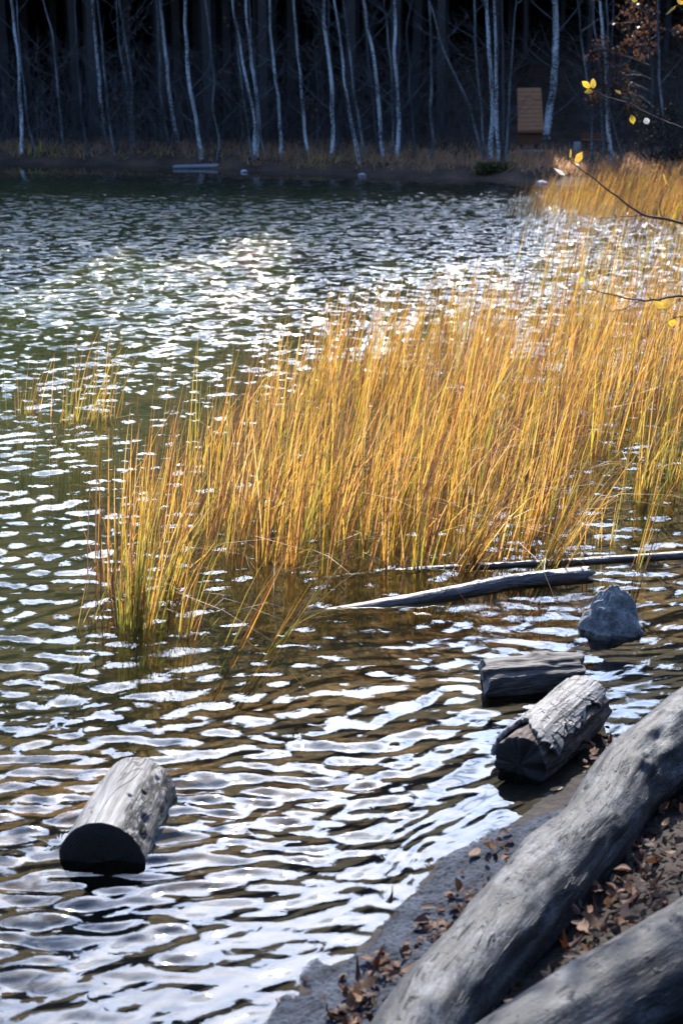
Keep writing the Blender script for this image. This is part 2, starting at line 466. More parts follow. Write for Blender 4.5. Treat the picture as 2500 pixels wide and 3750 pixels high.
MAT_BROWNLOG = wood_mat('brown_log_wood', (0.008, 0.006, 0.005), (0.036, 0.029, 0.025), (0.10, 0.086, 0.076), 0.12, 22, 0.014, 0.7, (0.36, 0.58), 0.03, 0.3)
def simple_wood_end(name, c1, c2):
    m = M(name)
    c = m.attr('lco').outputs['Vector']
    rings = m.n('TexWave', wave_type='RINGS', rings_direction='Z'); rings.inputs['Scale'].default_value = 22; rings.inputs['Distortion'].default_value = 3
    m.l(c, rings.inputs['Vector'])
    nz = m.noise(c, 30, 5).outputs[0]
    col = m.mix(m.math('MULTIPLY', rings.outputs['Fac'], nz), c1, c2)
    m.princ(col, 0.8, m.bump(nz, 0.5, 0.01), 0.2)
    return m.m
MAT_END = simple_wood_end('shaded_wet_log_end', (0.010, 0.009, 0.008), (0.035, 0.03, 0.026))  # wet wood, with the backlit shade on end faces put into the colour
MAT_END2 = simple_wood_end('grey_log_end', (0.05, 0.045, 0.04), (0.17, 0.155, 0.14))

def leaf_mat(name, gloss=0.035, trans=0.45, rough=0.5):
    m = M(name)
    col = m.attr('col').outputs['Color']
    d = m.n('BsdfDiffuse'); m.l(col, d.inputs[0])
    t = m.n('BsdfTranslucent'); m.l(col, t.inputs[0])
    g = m.n('BsdfGlossy', Roughness=rough); g.inputs[0].default_value = (1, 1, 1, 1)
    a = m.n('MixShader'); a.inputs[0].default_value = trans; m.l(d.outputs[0], a.inputs[1]); m.l(t.outputs[0], a.inputs[2])
    b = m.n('MixShader'); b.inputs[0].default_value = gloss; m.l(a.outputs[0], b.inputs[1]); m.l(g.outputs[0], b.inputs[2])
    m.l(b.outputs[0], m.out.inputs['Surface'])
    return m.m
MAT_REED = leaf_mat('reed_blades', trans=0.62)
MAT_LEAF = leaf_mat('leaf_tissue', trans=0.6, rough=0.35)
MAT_DEAD = leaf_mat('dead_leaf', gloss=0.012, trans=0.25, rough=0.6)
MAT_NEEDLE = leaf_mat('needles', trans=0.1)

def flat_mat(name, col, rough=0.8, scale=20, var=0.4, bd=0.005):
    m = M(name)
    nz = m.noise(m.objco(), scale, 5, 0.6).outputs[0]
    c = m.mix(m.mapr(nz, 0.3, 0.7), tuple(x * (1 - var) for x in col), tuple(min(1, x * (1 + var)) for x in col))
    m.princ(c, rough, m.bump(nz, 0.5, bd), 0.3)
    return m.m
MAT_TWIG = flat_mat('twig_bark', (0.035, 0.024, 0.018), 0.7, 60)
def bark(name, light, dark, amount):
    m = M(name)
    c = m.attr('lco').outputs['Vector']
    marks = m.noise(m.vmul(c, (1.6, 1.6, 5.5)), 2.6, 5, 0.65).outputs[0]
    blot = m.noise(m.vmul(c, (1, 1, 0.8)), 1.3, 4, 0.6).outputs[0]
    k = m.mapr(m.math('ADD', m.math('MULTIPLY', marks, 0.6), m.math('MULTIPLY', blot, 0.4)), amount, amount + 0.10)
    col = m.mix(k, dark, light)
    m.princ(col, 0.7, m.bump(marks, 0.4, 0.02), 0.3)
    return m.m
MAT_BIRCH = bark('birch_bark', (0.45, 0.45, 0.44), (0.03, 0.038, 0.038), 0.44)
MAT_BIRCH2 = bark('dull_birch_bark', (0.17, 0.168, 0.165), (0.02, 0.03, 0.03), 0.47)
MAT_GREYBARK = bark('grey_bark', (0.06, 0.06, 0.063), (0.02, 0.025, 0.025), 0.45)
# ================================================================== FAR FOREST
def trunk_mesh(name, C, rad, ns=10):
    C = np.asarray(C, float); n = len(C)
    T, A, B = frames(C)
    s = np.concatenate([[0], np.cumsum(np.linalg.norm(np.diff(C, axis=0), axis=1))])
    a = np.arange(ns) / ns * 2 * math.pi
    off = float(C[0, 0] * 3.7 + C[0, 1])
    rr_ = np.asarray(rad)[:, None] * (1 + 0.10 * vnoise(np.cos(a)[None] * 1.5 + off, np.sin(a)[None] * 1.5 + 0 * s[:, None], s[:, None] * 2.2))
    V = C[:, None, :] + (np.cos(a)[None, :, None] * A[:, None, :] + np.sin(a)[None, :, None] * B[:, None, :]) * rr_[:, :, None]
    me = mesh_np(name, V.reshape(-1, 3), gridf(n, ns, True))
    L = np.stack([np.cos(a)[None] * 0.3 + 0 * s[:, None] + off, np.sin(a)[None] * 0.3 + 0 * s[:, None], 0 * a[None] + s[:, None]], -1)
    vattr(me, 'lco', L.reshape(-1, 3))
    return me
def strips(P0, P1, w, bend=None, seg=2):
    """thin crossed-free ribbons from P0 to P1 with half-width w, sagging by bend; arrays (n,3)"""
    P0 = np.asarray(P0); P1 = np.asarray(P1); n = len(P0)
    d = P1 - P0
    side = np.cross(d, np.array([0.0, 1.0, 0.15])); side /= np.linalg.norm(side, axis=1)[:, None] + 1e-9
    t = np.linspace(0, 1, seg + 1)
    V = P0[:, None] + d[:, None] * t[None, :, None]
    if bend is not None: V = V + bend[:, None, :] * (4 * t * (1 - t))[None, :, None]
    wd = (np.asarray(w) * np.ones(n))[:, None] * (1 - 0.75 * t)[None]
    L_ = V - side[:, None] * wd[:, :, None]; R_ = V + side[:, None] * wd[:, :, None]
    VV = np.stack([L_, R_], 2).reshape(n, -1, 3)
    k = np.arange(seg)
    f = np.stack([2 * k, 2 * k + 1, 2 * k + 3, 2 * k + 2], -1)
    F = (f[None] + (np.arange(n) * 2 * (seg + 1))[:, None, None]).reshape(-1, 4)
    return VV.reshape(-1, 3), F

def crown_mesh(name, top, base_z, g, spread=1.7, n=260):
    """bare birch crown: limbs as tapering tubes with fine drooping twigs"""
    b = Buf()
    x, y, ztop = top
    for i in range(11):
        z0 = base_z + (ztop - base_z) * (i / 11) ** 0.9
        a = g.random() * 6.28; L = spread * (0.5 + 0.7 * g.random()) * (1.1 - 0.6 * i / 11)
        e = np.array([x + math.cos(a) * L, y + math.sin(a) * L, z0 + L * 1.1])
        C = catmull([(x, y, z0), ((x + e[0]) / 2, (y + e[1]) / 2, z0 + L * 0.4), e], 5)
        b.add(*tube(C, np.linspace(0.035, 0.01, 5), 4))
    nn = n
    zz = base_z + (ztop + 1 - base_z) * g.random(nn)
    a = g.random(nn) * 6.28; rr_ = spread * np.sqrt(g.random(nn)) * (1.15 - 0.7 * (zz - base_z) / (ztop - base_z + 1))
    P0 = np.stack([x + np.cos(a) * rr_ * 0.6, y + np.sin(a) * rr_ * 0.6, zz], -1)
    P1 = P0 + np.stack([np.cos(a) * (0.3 + 0.5 * g.random(nn)), np.sin(a) * (0.3 + 0.5 * g.random(nn)), -0.2 + 0.9 * g.random(nn)], -1)
    b.add(*strips(P0, P1, 0.012, None, 2))
    return b.mesh(name)

TREES_XY = []
def stem(root, pts, y, wpx, mat, name='trunk', height=14.0, g=None, lean=0.35):
    """a trunk through photo points on the plane at distance y, carried on above the frame"""
    P = [AY(u, v, y + 0.25 * (i % 2) * (i > 0)) for i, (u, v) in enumerate(pts)]
    P[0].z = min(P[0].z, gz(P[0].x, P[0].y)) - 0.12
    d = (P[-1] - P[-2]); d.y = 0
    d = d / max(d.z, 0.2)
    q = P[-1].copy(); st = (height - q.z) / 5
    for i in range(5):
        q = q + Vector((d.x * st * lean * 0.6 ** i + g.normal() * 0.12, g.normal() * 0.12, st)); P.append(q.copy())
    n = 44
    C = catmull(P, n)
    C[1:, 0] += 0.03 * vnoise(C[1:, 2] * 1.4 + P[0].x * 3, C[1:, 2] * 0)
    r0 = 0.8 * wpx / 2 * y / FPX
    h = (C[:, 2] - C[0, 2]) / (C[-1, 2] - C[0, 2])
    rad = r0 * (1.12 - 0.95 * h) * (1 + 0.35 * np.exp(-h * 40))
    link(name, trunk_mesh(name, C, rad), mat, root)
    return C, rad
def branches(root, C, rad, g, n, mat, zmax=6.2):
    ks = [k for k in range(len(C)) if 0.9 < C[k, 2] < zmax]
    for _ in range(n):
        if not ks: return
        k = int(g.choice(ks)); s = 1 if g.random() < 0.5 else -1
        L = 0.7 + 1.3 * g.random(); up = 0.5 + 0.7 * g.random()
        e = C[k] + np.array([s * L * 0.75, (g.random() - 0.5) * 0.9, L * up])
        mid = (C[k] + e) / 2 + np.array([s * 0.12, 0, -0.10 + 0.1 * g.random()])
        cc = catmull([C[k], mid, e], 7)
        b = Buf(); b.add(*tube(cc, np.linspace(max(0.012, rad[k] * 0.33), 0.004, 7), 5))
        j = g.integers(2, 6, 5); P0 = cc[j]
        P1 = P0 + np.stack([s * (0.1 + 0.5 * g.random(5)), g.normal(size=5) * 0.2, 0.1 + 0.5 * g.random(5)], -1)
        b.add(*strips(P0, P1, 0.006, None, 2))
        me = b.mesh('branch'); vattr(me, 'lco', np.zeros((len(me.vertices), 3)))
        link('branch', me, mat, root)

BI, B2, GB = MAT_BIRCH, MAT_BIRCH2, MAT_GREYBARK
BIRCH = [  # photo points of the trunk from the base up, width in px, bark, label
 ([(80,558),(76,400),(72,263),(56,104),(44,0)],15,BI,'slim white birch at the far left with a thin leaning shoot beside it'),
 ([(132,558),(112,480),(98,410),(88,300),(70,120),(62,0)],8,B2,'thin leaning birch shoot right beside the leftmost white birch'),
 ([(239,558),(228,450),(215,343),(205,240),(195,143),(171,40)],11,B2,'dull grey birch forking left, second standing trunk from the left edge'),
 ([(323,562),(305,450),(297,380),(291,279),(284,140),(278,0)],9,GB,'faint thin dark trunk between the dull forked birch and the bright straight one'),
 ([(387,518),(378,440),(367,343),(356,183),(341,0)],16,BI,'bright straight white birch a fifth of the way across, set back from the water'),
 ([(418,562),(404,450),(391,320),(381,223),(359,0)],11,B2,'dim birch crossing close on the right of a bright straight one'),
 ([(486,550),(478,430),(458,287),(438,160),(430,0)],12,B2,'grey birch whose foot joins a second trunk curving right'),
 ([(490,552),(486,415),(478,263),(454,104),(441,0)],14,B2,'mottled birch curving up from the foot of a grey neighbour'),
 ([(654,526),(630,399),(614,263),(596,104),(588,0)],17,BI,'bright spotted white birch leaning left behind the pale floating plank'),
 ([(622,546),(604,440),(594,383),(586,239),(578,100),(574,0)],11,B2,'dim birch just left of the bright spotted leaning birch'),
 ([(737,582),(721,462),(694,311),(680,130),(676,0)],16,BI,'birch with a bright curved foot standing over the pale floating plank'),
 ([(793,586),(801,510),(781,399),(782,279),(769,160),(749,0)],11,B2,'wavy thin grey birch at the right end of the pale floating plank'),
 ([(1028,574),(1023,446),(1012,303),(996,160),(988,0)],14,BI,'single straight white birch right of the leaning cluster with spread stems'),
 ([(1128,570),(1116,462),(1104,319),(1088,160),(1074,0)],13,BI,'white birch with a thin shoot forking off its left side'),
 ([(1220,574),(1217,440),(1214,319),(1196,160),(1184,0)],17,BI,'tall spotted white birch just left of the middle of the far shore'),
 ([(1240,572),(1234,470),(1224,380),(1217,300),(1205,140),(1200,0)],10,GB,'dark trunk close behind the tall spotted birch near the middle'),
 ([(1318,594),(1282,438),(1266,319),(1250,200),(1222,0)],13,BI,'pale birch leaning left, nearest the water at the middle of the shore'),
 ([(1338,586),(1310,414),(1286,263),(1274,160),(1256,0)],12,B2,'birch leaning left in parallel with the pale one nearest the water'),
 ([(1409,582),(1386,414),(1370,239),(1350,120),(1328,0)],17,BI,'brightest white birch, leaning left, just right of the middle'),
 ([(1386,574),(1368,400),(1350,263),(1338,120),(1330,0)],9,GB,'thin dark trunk hugging the left of the brightest leaning birch'),
 ([(1437,578),(1435,399),(1429,223),(1413,80),(1405,0)],11,B2,'slim pale trunk, left one of the upright pair right of the middle'),
 ([(1453,582),(1456,399),(1445,199),(1444,0)],16,BI,'white birch, right one of the upright pair right of the middle'),
 ([(1472,574),(1463,430),(1458,300),(1462,120),(1466,0)],8,GB,'thin dark trunk close on the right of the upright birch pair'),
 ([(1513,582),(1509,438),(1501,343),(1496,230),(1490,100)],9,GB,'faint thin snag left of the birch with the hooked foot'),
 ([(1553,594),(1583,542),(1577,399),(1579,215),(1576,80),(1572,0)],12,B2,'birch with a hooked foot bending sharply up from the bank'),
 ([(1995,510),(2015,383),(2033,239),(2031,120),(2031,0)],32,BI,'thickest old birch with dark curved base, right behind the wooden hut'),
 ([(2167,606),(2167,446),(2147,263),(2123,135),(2115,0)],11,B2,'thin wavy birch, first to the right of the wooden hut and its old birch'),
 ([(2210,598),(2202,399),(2187,199),(2171,0)],12,B2,'slim birch, second trunk to the right of the wooden hut clearing'),
 ([(2446,614),(2434,534),(2422,399),(2414,263),(2406,0)],11,B2,'lone thin birch at the far right behind the distant reeds'),
]
g0 = np.random.default_rng(5)
for pts, wp, mt, lab in BIRCH:
    b = hit(*pts[0])
    name = 'birch_tree' if mt is not GB else 'bare_tree'
    root = empty(name, b)
    tag(root, lab, 'tree', 'bare trees along the far shore')
    H = 11 + 4 * g0.random()
    C, rad = stem(root, pts, b.y, wp, mt, 'trunk', H, g0)
    branches(root, C, rad, g0, 3 if mt is GB else 4, GB if mt is GB else B2)
    cm = crown_mesh('crown', C[-1], 6.5, g0, 1.6, 220)
    link('crown', cm, MAT_TWIG, root)
    TREES_XY.append((b.x, b.y))
CLUMPS = [
 ('birch clump of spreading white stems leaning left, left of the middle', [
  ([(925,574),(909,478),(885,319),(869,175),(857,0)],10,B2), ([(932,576),(929,430),(901,303),(877,160),(853,0)],14,BI),
  ([(937,578),(945,478),(937,343),(917,199),(901,0)],17,BI), ([(973,580),(952,500),(945,430),(940,330),(925,160),(915,0)],8,B2)]),
 ('big birch clump with many white stems standing on a mossy hummock beside the hut', [
  ([(1776,610),(1744,478),(1696,343),(1625,191),(1590,60)],11,B2), ([(1780,600),(1764,438),(1744,239),(1736,0)],11,B2),
  ([(1796,610),(1800,399),(1792,215),(1780,0)],20,BI), ([(1832,606),(1816,478),(1816,279),(1812,0)],15,BI),
  ([(1848,612),(1864,335),(1884,80),(1892,0)],11,B2), ([(1838,600),(1841,300),(1840,0)],13,GB)]),
 ('birch clump with a bent side stem, just left of the brown-leaved beech', [
  ([(2242,610),(2222,399),(2210,160),(2195,0)],18,BI), ([(2290,602),(2258,510),(2226,410),(2222,300),(2224,120),(2222,0)],11,B2),
  ([(2236,606),(2234,450),(2240,250),(2244,0)],9,GB)]),
]
for lab, stems in CLUMPS:
    b = hit(*stems[len(stems) // 2][0][0])
    root = empty('birch_clump', b); tag(root, lab, 'tree', 'bare trees along the far shore')
    for k, (pts, wp, mt) in enumerate(stems):
        C, rad = stem(root, pts, b.y + 0.12 * (k % 3), wp, mt, 'stem', 11 + 3 * g0.random(), g0)
        branches(root, C, rad, g0, 3, B2)
        if k % 2 == 0:
            link('crown', crown_mesh('crown', C[-1], 6.5, g0, 1.5, 180), MAT_TWIG, root)
    TREES_XY.append((b.x, b.y))

# --- the dark wood behind: spruces reading as one mass
def spruce(buf, x, y, z, H, g, dark, low=0.30):
    C = np.array([[x, y, z - 0.3], [x + g.normal() * 0.1, y, z + H * 0.5], [x, y, z + H]])
    V, F = tube(C, np.array([H * 0.011, H * 0.008, 0.02]), 6)
    buf.add(V, F, np.tile(np.array([0.018, 0.016, 0.016]), (len(V), 1)))
    n = int(110 + H * 7)
    h = low + (1 - low) * g.random(n) ** 0.85
    a = g.random(n) * 6.28
    L = (H * 0.15) * (1.06 - h) * (0.7 + 0.5 * g.random(n)) + 0.25
    P0 = np.stack([x + 0 * a, y + 0 * a, z + h * H], -1)
    dirv = np.stack([np.cos(a), np.sin(a), 0 * a], -1)
    side = np.stack([-np.sin(a), np.cos(a), 0 * a], -1)
    mid = P0 + dirv * (L * 0.55)[:, None] + np.array([0, 0, 1.0]) * (-0.12 * L)[:, None]
    tip = P0 + dirv * L[:, None] + np.array([0, 0, 1.0]) * (-0.42 * L)[:, None]
    w = (L * 0.30)[:, None]
    dr = np.array([0, 0, -1.0]) * (0.18 * L)[:, None]
    VV = np.stack([P0, mid - side * w + dr, tip, mid + side * w + dr, mid], 1).reshape(-1, 3)
    o = (np.arange(n) * 5)[:, None]
    F = np.concatenate([o + np.array([[0, 1, 2, 4]]), o + np.array([[0, 4, 2, 3]])], 0)
    c = (np.array([0.016, 0.019, 0.014]) if low > 0.2 else np.array([0.105, 0.090, 0.076])) * dark  # rear rows lifted paler and browner, haze put into the colour
    col = np.repeat(c[None] * (0.6 + 0.8 * g.random(n))[:, None], 5, 0)
    buf.add(VV, F, col)
g1 = np.random.default_rng(8)
buf = Buf()
for k in range(340):
    row = k % 5
    y = 64 + row * 7 + g1.random() * 6
    x = (-30 + 60 * g1.random()) * (y / 62)
    if row == 0 and 6.5 < x < 10.5: continue
    if y < 66 and 5 < x < 12: y += 6
    hh = (30 if row < 2 else 21) if not (4 < x < 16 and y < 79) else 15.5
    spruce(buf, x, y, gz(x, y), hh + 6 * g1.random(), g1, 0.8 + 0.4 * g1.random(), 0.30 if row < 2 else 0.03)
for k in range(26):                                    # flanks of the bay, outside the picture
    x = g1.choice([-1, 1]) * (24 + 14 * g1.random()); y = 40 + 22 * g1.random()
    if sdist(np.array([x]), np.array([y]))[0] < 2: continue
    spruce(buf, x, y, gz(x, y), 13 + 5 * g1.random(), g1, 1.0)
me = buf.mesh('dark_forest', False); cattr(me, 'col', np.concatenate(buf.A))
o = link('dark_forest', me, MAT_NEEDLE); tag(o, 'dark spruce wood rising behind the birches of the far shore', 'forest', kind='stuff')

# --- bare undergrowth between the trunks
buf = Buf()
n = 6500
yy = 58 + 14 * g1.random(n) ** 1.3; xx = (-15 + 30 * g1.random(n)) * yy / 58
yy = np.where(xx > 3, yy - 3.5, yy)
ok = (sdist(xx, yy) > 1.0) & ~((xx > 5.0) & (xx < 9.2) & (yy < 60))
xx, yy = xx[ok], yy[ok]; n = len(xx)
zz = ground_z(xx, yy)
ht = (0.5 + 4.0 * g1.random(n) ** 1.6)
off = np.where(g1.random(n) < 0.55, g1.random(n) * 3.5, 0)
P0 = np.stack([xx, yy, zz + off - 0.05], -1)
ang = g1.normal(size=n) * 0.55
P1 = P0 + np.stack([np.sin(ang) * ht, g1.normal(size=n) * 0.4, np.cos(ang) * ht * (0.35 + 0.65 * (off == 0))], -1)
bend = np.stack([g1.normal(size=n) * 0.16, 0 * xx, g1.normal(size=n) * 0.12], -1)
V, F = strips(P0, P1, 0.006 + 0.008 * g1.random(n), bend, 3)
tone = np.array([[0.026, 0.024, 0.024], [0.026, 0.017, 0.013], [0.035, 0.033, 0.034]])[g1.integers(0, 3, n)]
me = mesh_np('undergrowth', V, F); cattr(me, 'col', np.repeat(tone, 8, 0))
o = link('undergrowth', me, MAT_NEEDLE); tag(o, 'tangle of bare thin twigs between the trunks of the far wood', 'undergrowth', kind='stuff')

# --- beech with brown leaves, right edge, and brown saplings
def leaf_cloud(g, centres, sizes, n, leaf, cols):
    buf = Buf()
    idx = g.integers(0, len(centres), n)
    c = np.asarray(centres)[idx]; s = np.asarray(sizes)[idx]
    v = g.normal(size=(n, 3)); v /= np.linalg.norm(v, axis=1)[:, None]
    P = c + v * (s * (0.35 + 0.65 * g.random(n) ** 0.5))[:, None] * np.array([1, 0.8, 0.85])
    a = g.normal(size=(n, 3)); a /= np.linalg.norm(a, axis=1)[:, None]
    a[:, 2] = -np.abs(a[:, 2]) - 0.4; a /= np.linalg.norm(a, axis=1)[:, None]
    b = np.cross(a, g.normal(size=(n, 3))); b /= np.linalg.norm(b, axis=1)[:, None]
    L = leaf * (0.6 + 0.8 * g.random(n))[:, None]
    VV = np.stack([P, P + a * L * 0.5 - b * L * 0.32, P + a * L, P + a * L * 0.5 + b * L * 0.32], 1).reshape(-1, 3)
    F = (np.arange(n) * 4)[:, None] + np.array([[0, 1, 2, 3]])
    col = np.repeat(np.asarray(cols)[g.integers(0, len(cols), n)] * (0.6 + 0.7 * g.random(n))[:, None], 4, 0)
    return VV, F, col
BROWN = [(0.085, 0.040, 0.017), (0.06, 0.03, 0.017), (0.11, 0.052, 0.019), (0.04, 0.022, 0.016)]
def beech(px, y, top_v, label, blobs, nleaf, leaf=0.10, wpx=12, H=9):
    b = hit(*px, y0=y - 6)
    root = empty('beech_tree', b); tag(root, label, 'tree')
    pts = [px, ((px[0] + 6), (px[1] + top_v) / 2), (px[0] - 4, top_v)]
    C, rad = stem(root, pts, b.y, wpx, GB, 'trunk', H, g1)
    cen, siz = [], []
    for (u, v, r) in blobs:
        q = AY(u, v, b.y - 0.5 + g1.random()); cen.append(tuple(q)); siz.append(r)
    for k in range(0, len(cen), 2):                 # limbs out to the leaf clumps
        kk = int(np.argmin(np.abs(C[:, 2] - (cen[k][2] - 0.3))))
        cc = catmull([C[kk], (C[kk] + np.array(cen[k])) / 2 + np.array([0, 0, 0.1]), cen[k]], 6)
        bb = Buf(); bb.add(*tube(cc, np.linspace(0.02, 0.006, 6), 5)); me = bb.mesh('branch'); vattr(me, 'lco', np.zeros((len(me.vertices), 3)))
        link('branch', me, GB, root)
    V, F, c = leaf_cloud(g1, cen, siz, nleaf, leaf, BROWN)
    me = mesh_np('crown', V, F, False); cattr(me, 'col', c)
    o = link('crown', me, MAT_LEAF, root); o['kind'] = 'stuff'
    return root
bl = []
for k in range(44):
    v = 430 * g1.random() - 40
    bl.append((2190 + 320 * g1.random() * (0.6 + 0.4 * math.sin(v / 60)) + 25 * math.sin(v / 35), v, 0.16 + 0.26 * g1.random()))
bl += [(2340 + 60 * k, -60 - 80 * j, 0.5) for k in range(4) for j in range(4)]
beech((2380, 606), 50, 60, 'beech still holding dull brown leaves at the top right edge', bl, 2300, 0.10, 15, 8)
for (u, v, lab) in [(450, 556, 'small beech with faint brown leaves beside the joined grey birches'),
                    (1160, 566, 'low beech sapling with faint brown leaves left of the tall spotted birch'),
                    (880, 570, 'beech sapling with faint rusty leaves at the left of the spreading birch clump')]:
    bl = [(u + g1.normal() * 55, v - 90 - 460 * g1.random(), 0.22 + 0.3 * g1.random()) for k in range(12)]
    beech((u, v), 60, 200, lab, bl, 420, 0.08, 7, 6)
# ================================================================== FAR SHORE: moss and grass, stones, plank, hut, bench
buf = Buf(); cols = []
g2 = np.random.default_rng(14)
n = 42000
xx = -16 + 34 * g2.random(n); yy = 45 + 17 * g2.random(n)
d = sdist(xx, yy)
dens = sstep(0.45, 0.8, d) * (sstep(9, 1.2, d)) * (0.35 + 0.65 * sstep(-0.25, 0.3, fbm(xx * 0.7, yy * 0.7)))
ok = g2.random(n) < dens
xx, yy, d = xx[ok], yy[ok], d[ok]; n = len(xx)
zz = ground_z(xx, yy)
ht = (0.10 + 0.24 * g2.random(n)) * (1 + 0.5 * vnoise(xx * 0.9, yy * 0.9))
P0 = np.stack([xx, yy, zz - 0.02], -1)
P1 = P0 + np.stack([g2.normal(size=n) * 0.10 + 0.04, -0.06 + g2.normal(size=n) * 0.08, ht], -1)
V, F = strips(P0, P1, 0.022, np.stack([g2.normal(size=n) * 0.03, 0 * xx, 0 * xx], -1), 2)
moss = sstep(1.5, 0.7, d) * sstep(-0.05, 0.3, fbm(xx * 0.45 + 5, yy * 0.45)) * sstep(13, 4, xx)
c = (1 - moss)[:, None] * np.array([[0.34, 0.20, 0.11]]) + moss[:, None] * np.array([[0.58, 0.45, 0.06]])
c = c * (0.6 + 0.8 * g2.random(n))[:, None]
me = mesh_np('bank_grass', V, F); cattr(me, 'col', np.repeat(c, 6, 0))
o = link('bank_grass', me, MAT_REED); tag(o, 'withered grass and yellow moss along the far bank', 'grass', kind='stuff')

def rock_mesh(name, r, g, sub=3, rough=0.25, flat=0.7, freq=1.6):
    bm = bmesh.new(); bmesh.ops.create_icosphere(bm, subdivisions=sub, radius=1)
    V = np.array([v.co for v in bm.verts]); o_ = g.random(3) * 20
    k = 1 + rough * fbm(V[:, 0] * freq + o_[0], V[:, 1] * freq + o_[1], V[:, 2] * freq + o_[2], 4) * 2
    for v, s, q in zip(bm.verts, k, V):
        v.co = Vector((q[0] * r[0] * s, q[1] * r[1] * s, q[2] * r[2] * s))
    me = bpy.data.meshes.new(name); bm.to_mesh(me); bm.free()
    for p_ in me.polygons: p_.use_smooth = sub > 3
    return me
m = M('grey_stone'); c_ = m.objco()
n1 = m.noise(c_, 9, 7, 0.65).outputs[0]; n2 = m.noise(c_, 45, 5, 0.7).outputs[0]
cc_ = m.ramp(m.math('ADD', m.math('MULTIPLY', n1, 0.6), m.math('MULTIPLY', n2, 0.4)), [(0.36, (0.05, 0.049, 0.047)), (0.5, (0.14, 0.138, 0.133)), (0.64, (0.28, 0.276, 0.268))])
m.princ(cc_, 0.85, m.bump(m.math('ADD', n1, m.math('MULTIPLY', n2, 0.5)), 0.9, 0.03), 0.3)
MAT_STONE = m.m
MAT_PALESTONE = flat_mat('pale_stone', (0.30, 0.30, 0.33), 0.8, 8, 0.3, 0.02)
for (u, v, w, lab) in [(150, 592, 34, 'pale stone at the foot of the bank at the far left'), (893, 628, 26, 'small pale stone at the waterline below the spreading birch clump'),
                       (1215, 628, 30, 'pale stone at the waterline left of the middle'), (1325, 643, 34, 'flat pale stone at the waterline near the middle'),
                       (1640, 642, 90, 'wide flat grey stone slab at the water edge left of the big birch clump'), (1985, 672, 44, 'flat pale stone at the left end of the distant reeds')]:
    q = W(u, v, 0.03); r = w / 2 * q.y / FPX
    o = link('shore_stone', rock_mesh('shore_stone', (r, r * 0.8, r * (0.5 if w < 50 else 0.18)), g2, 2), MAT_PALESTONE)
    o.location = q; tag(o, lab, 'stone', 'stones along the far waterline')

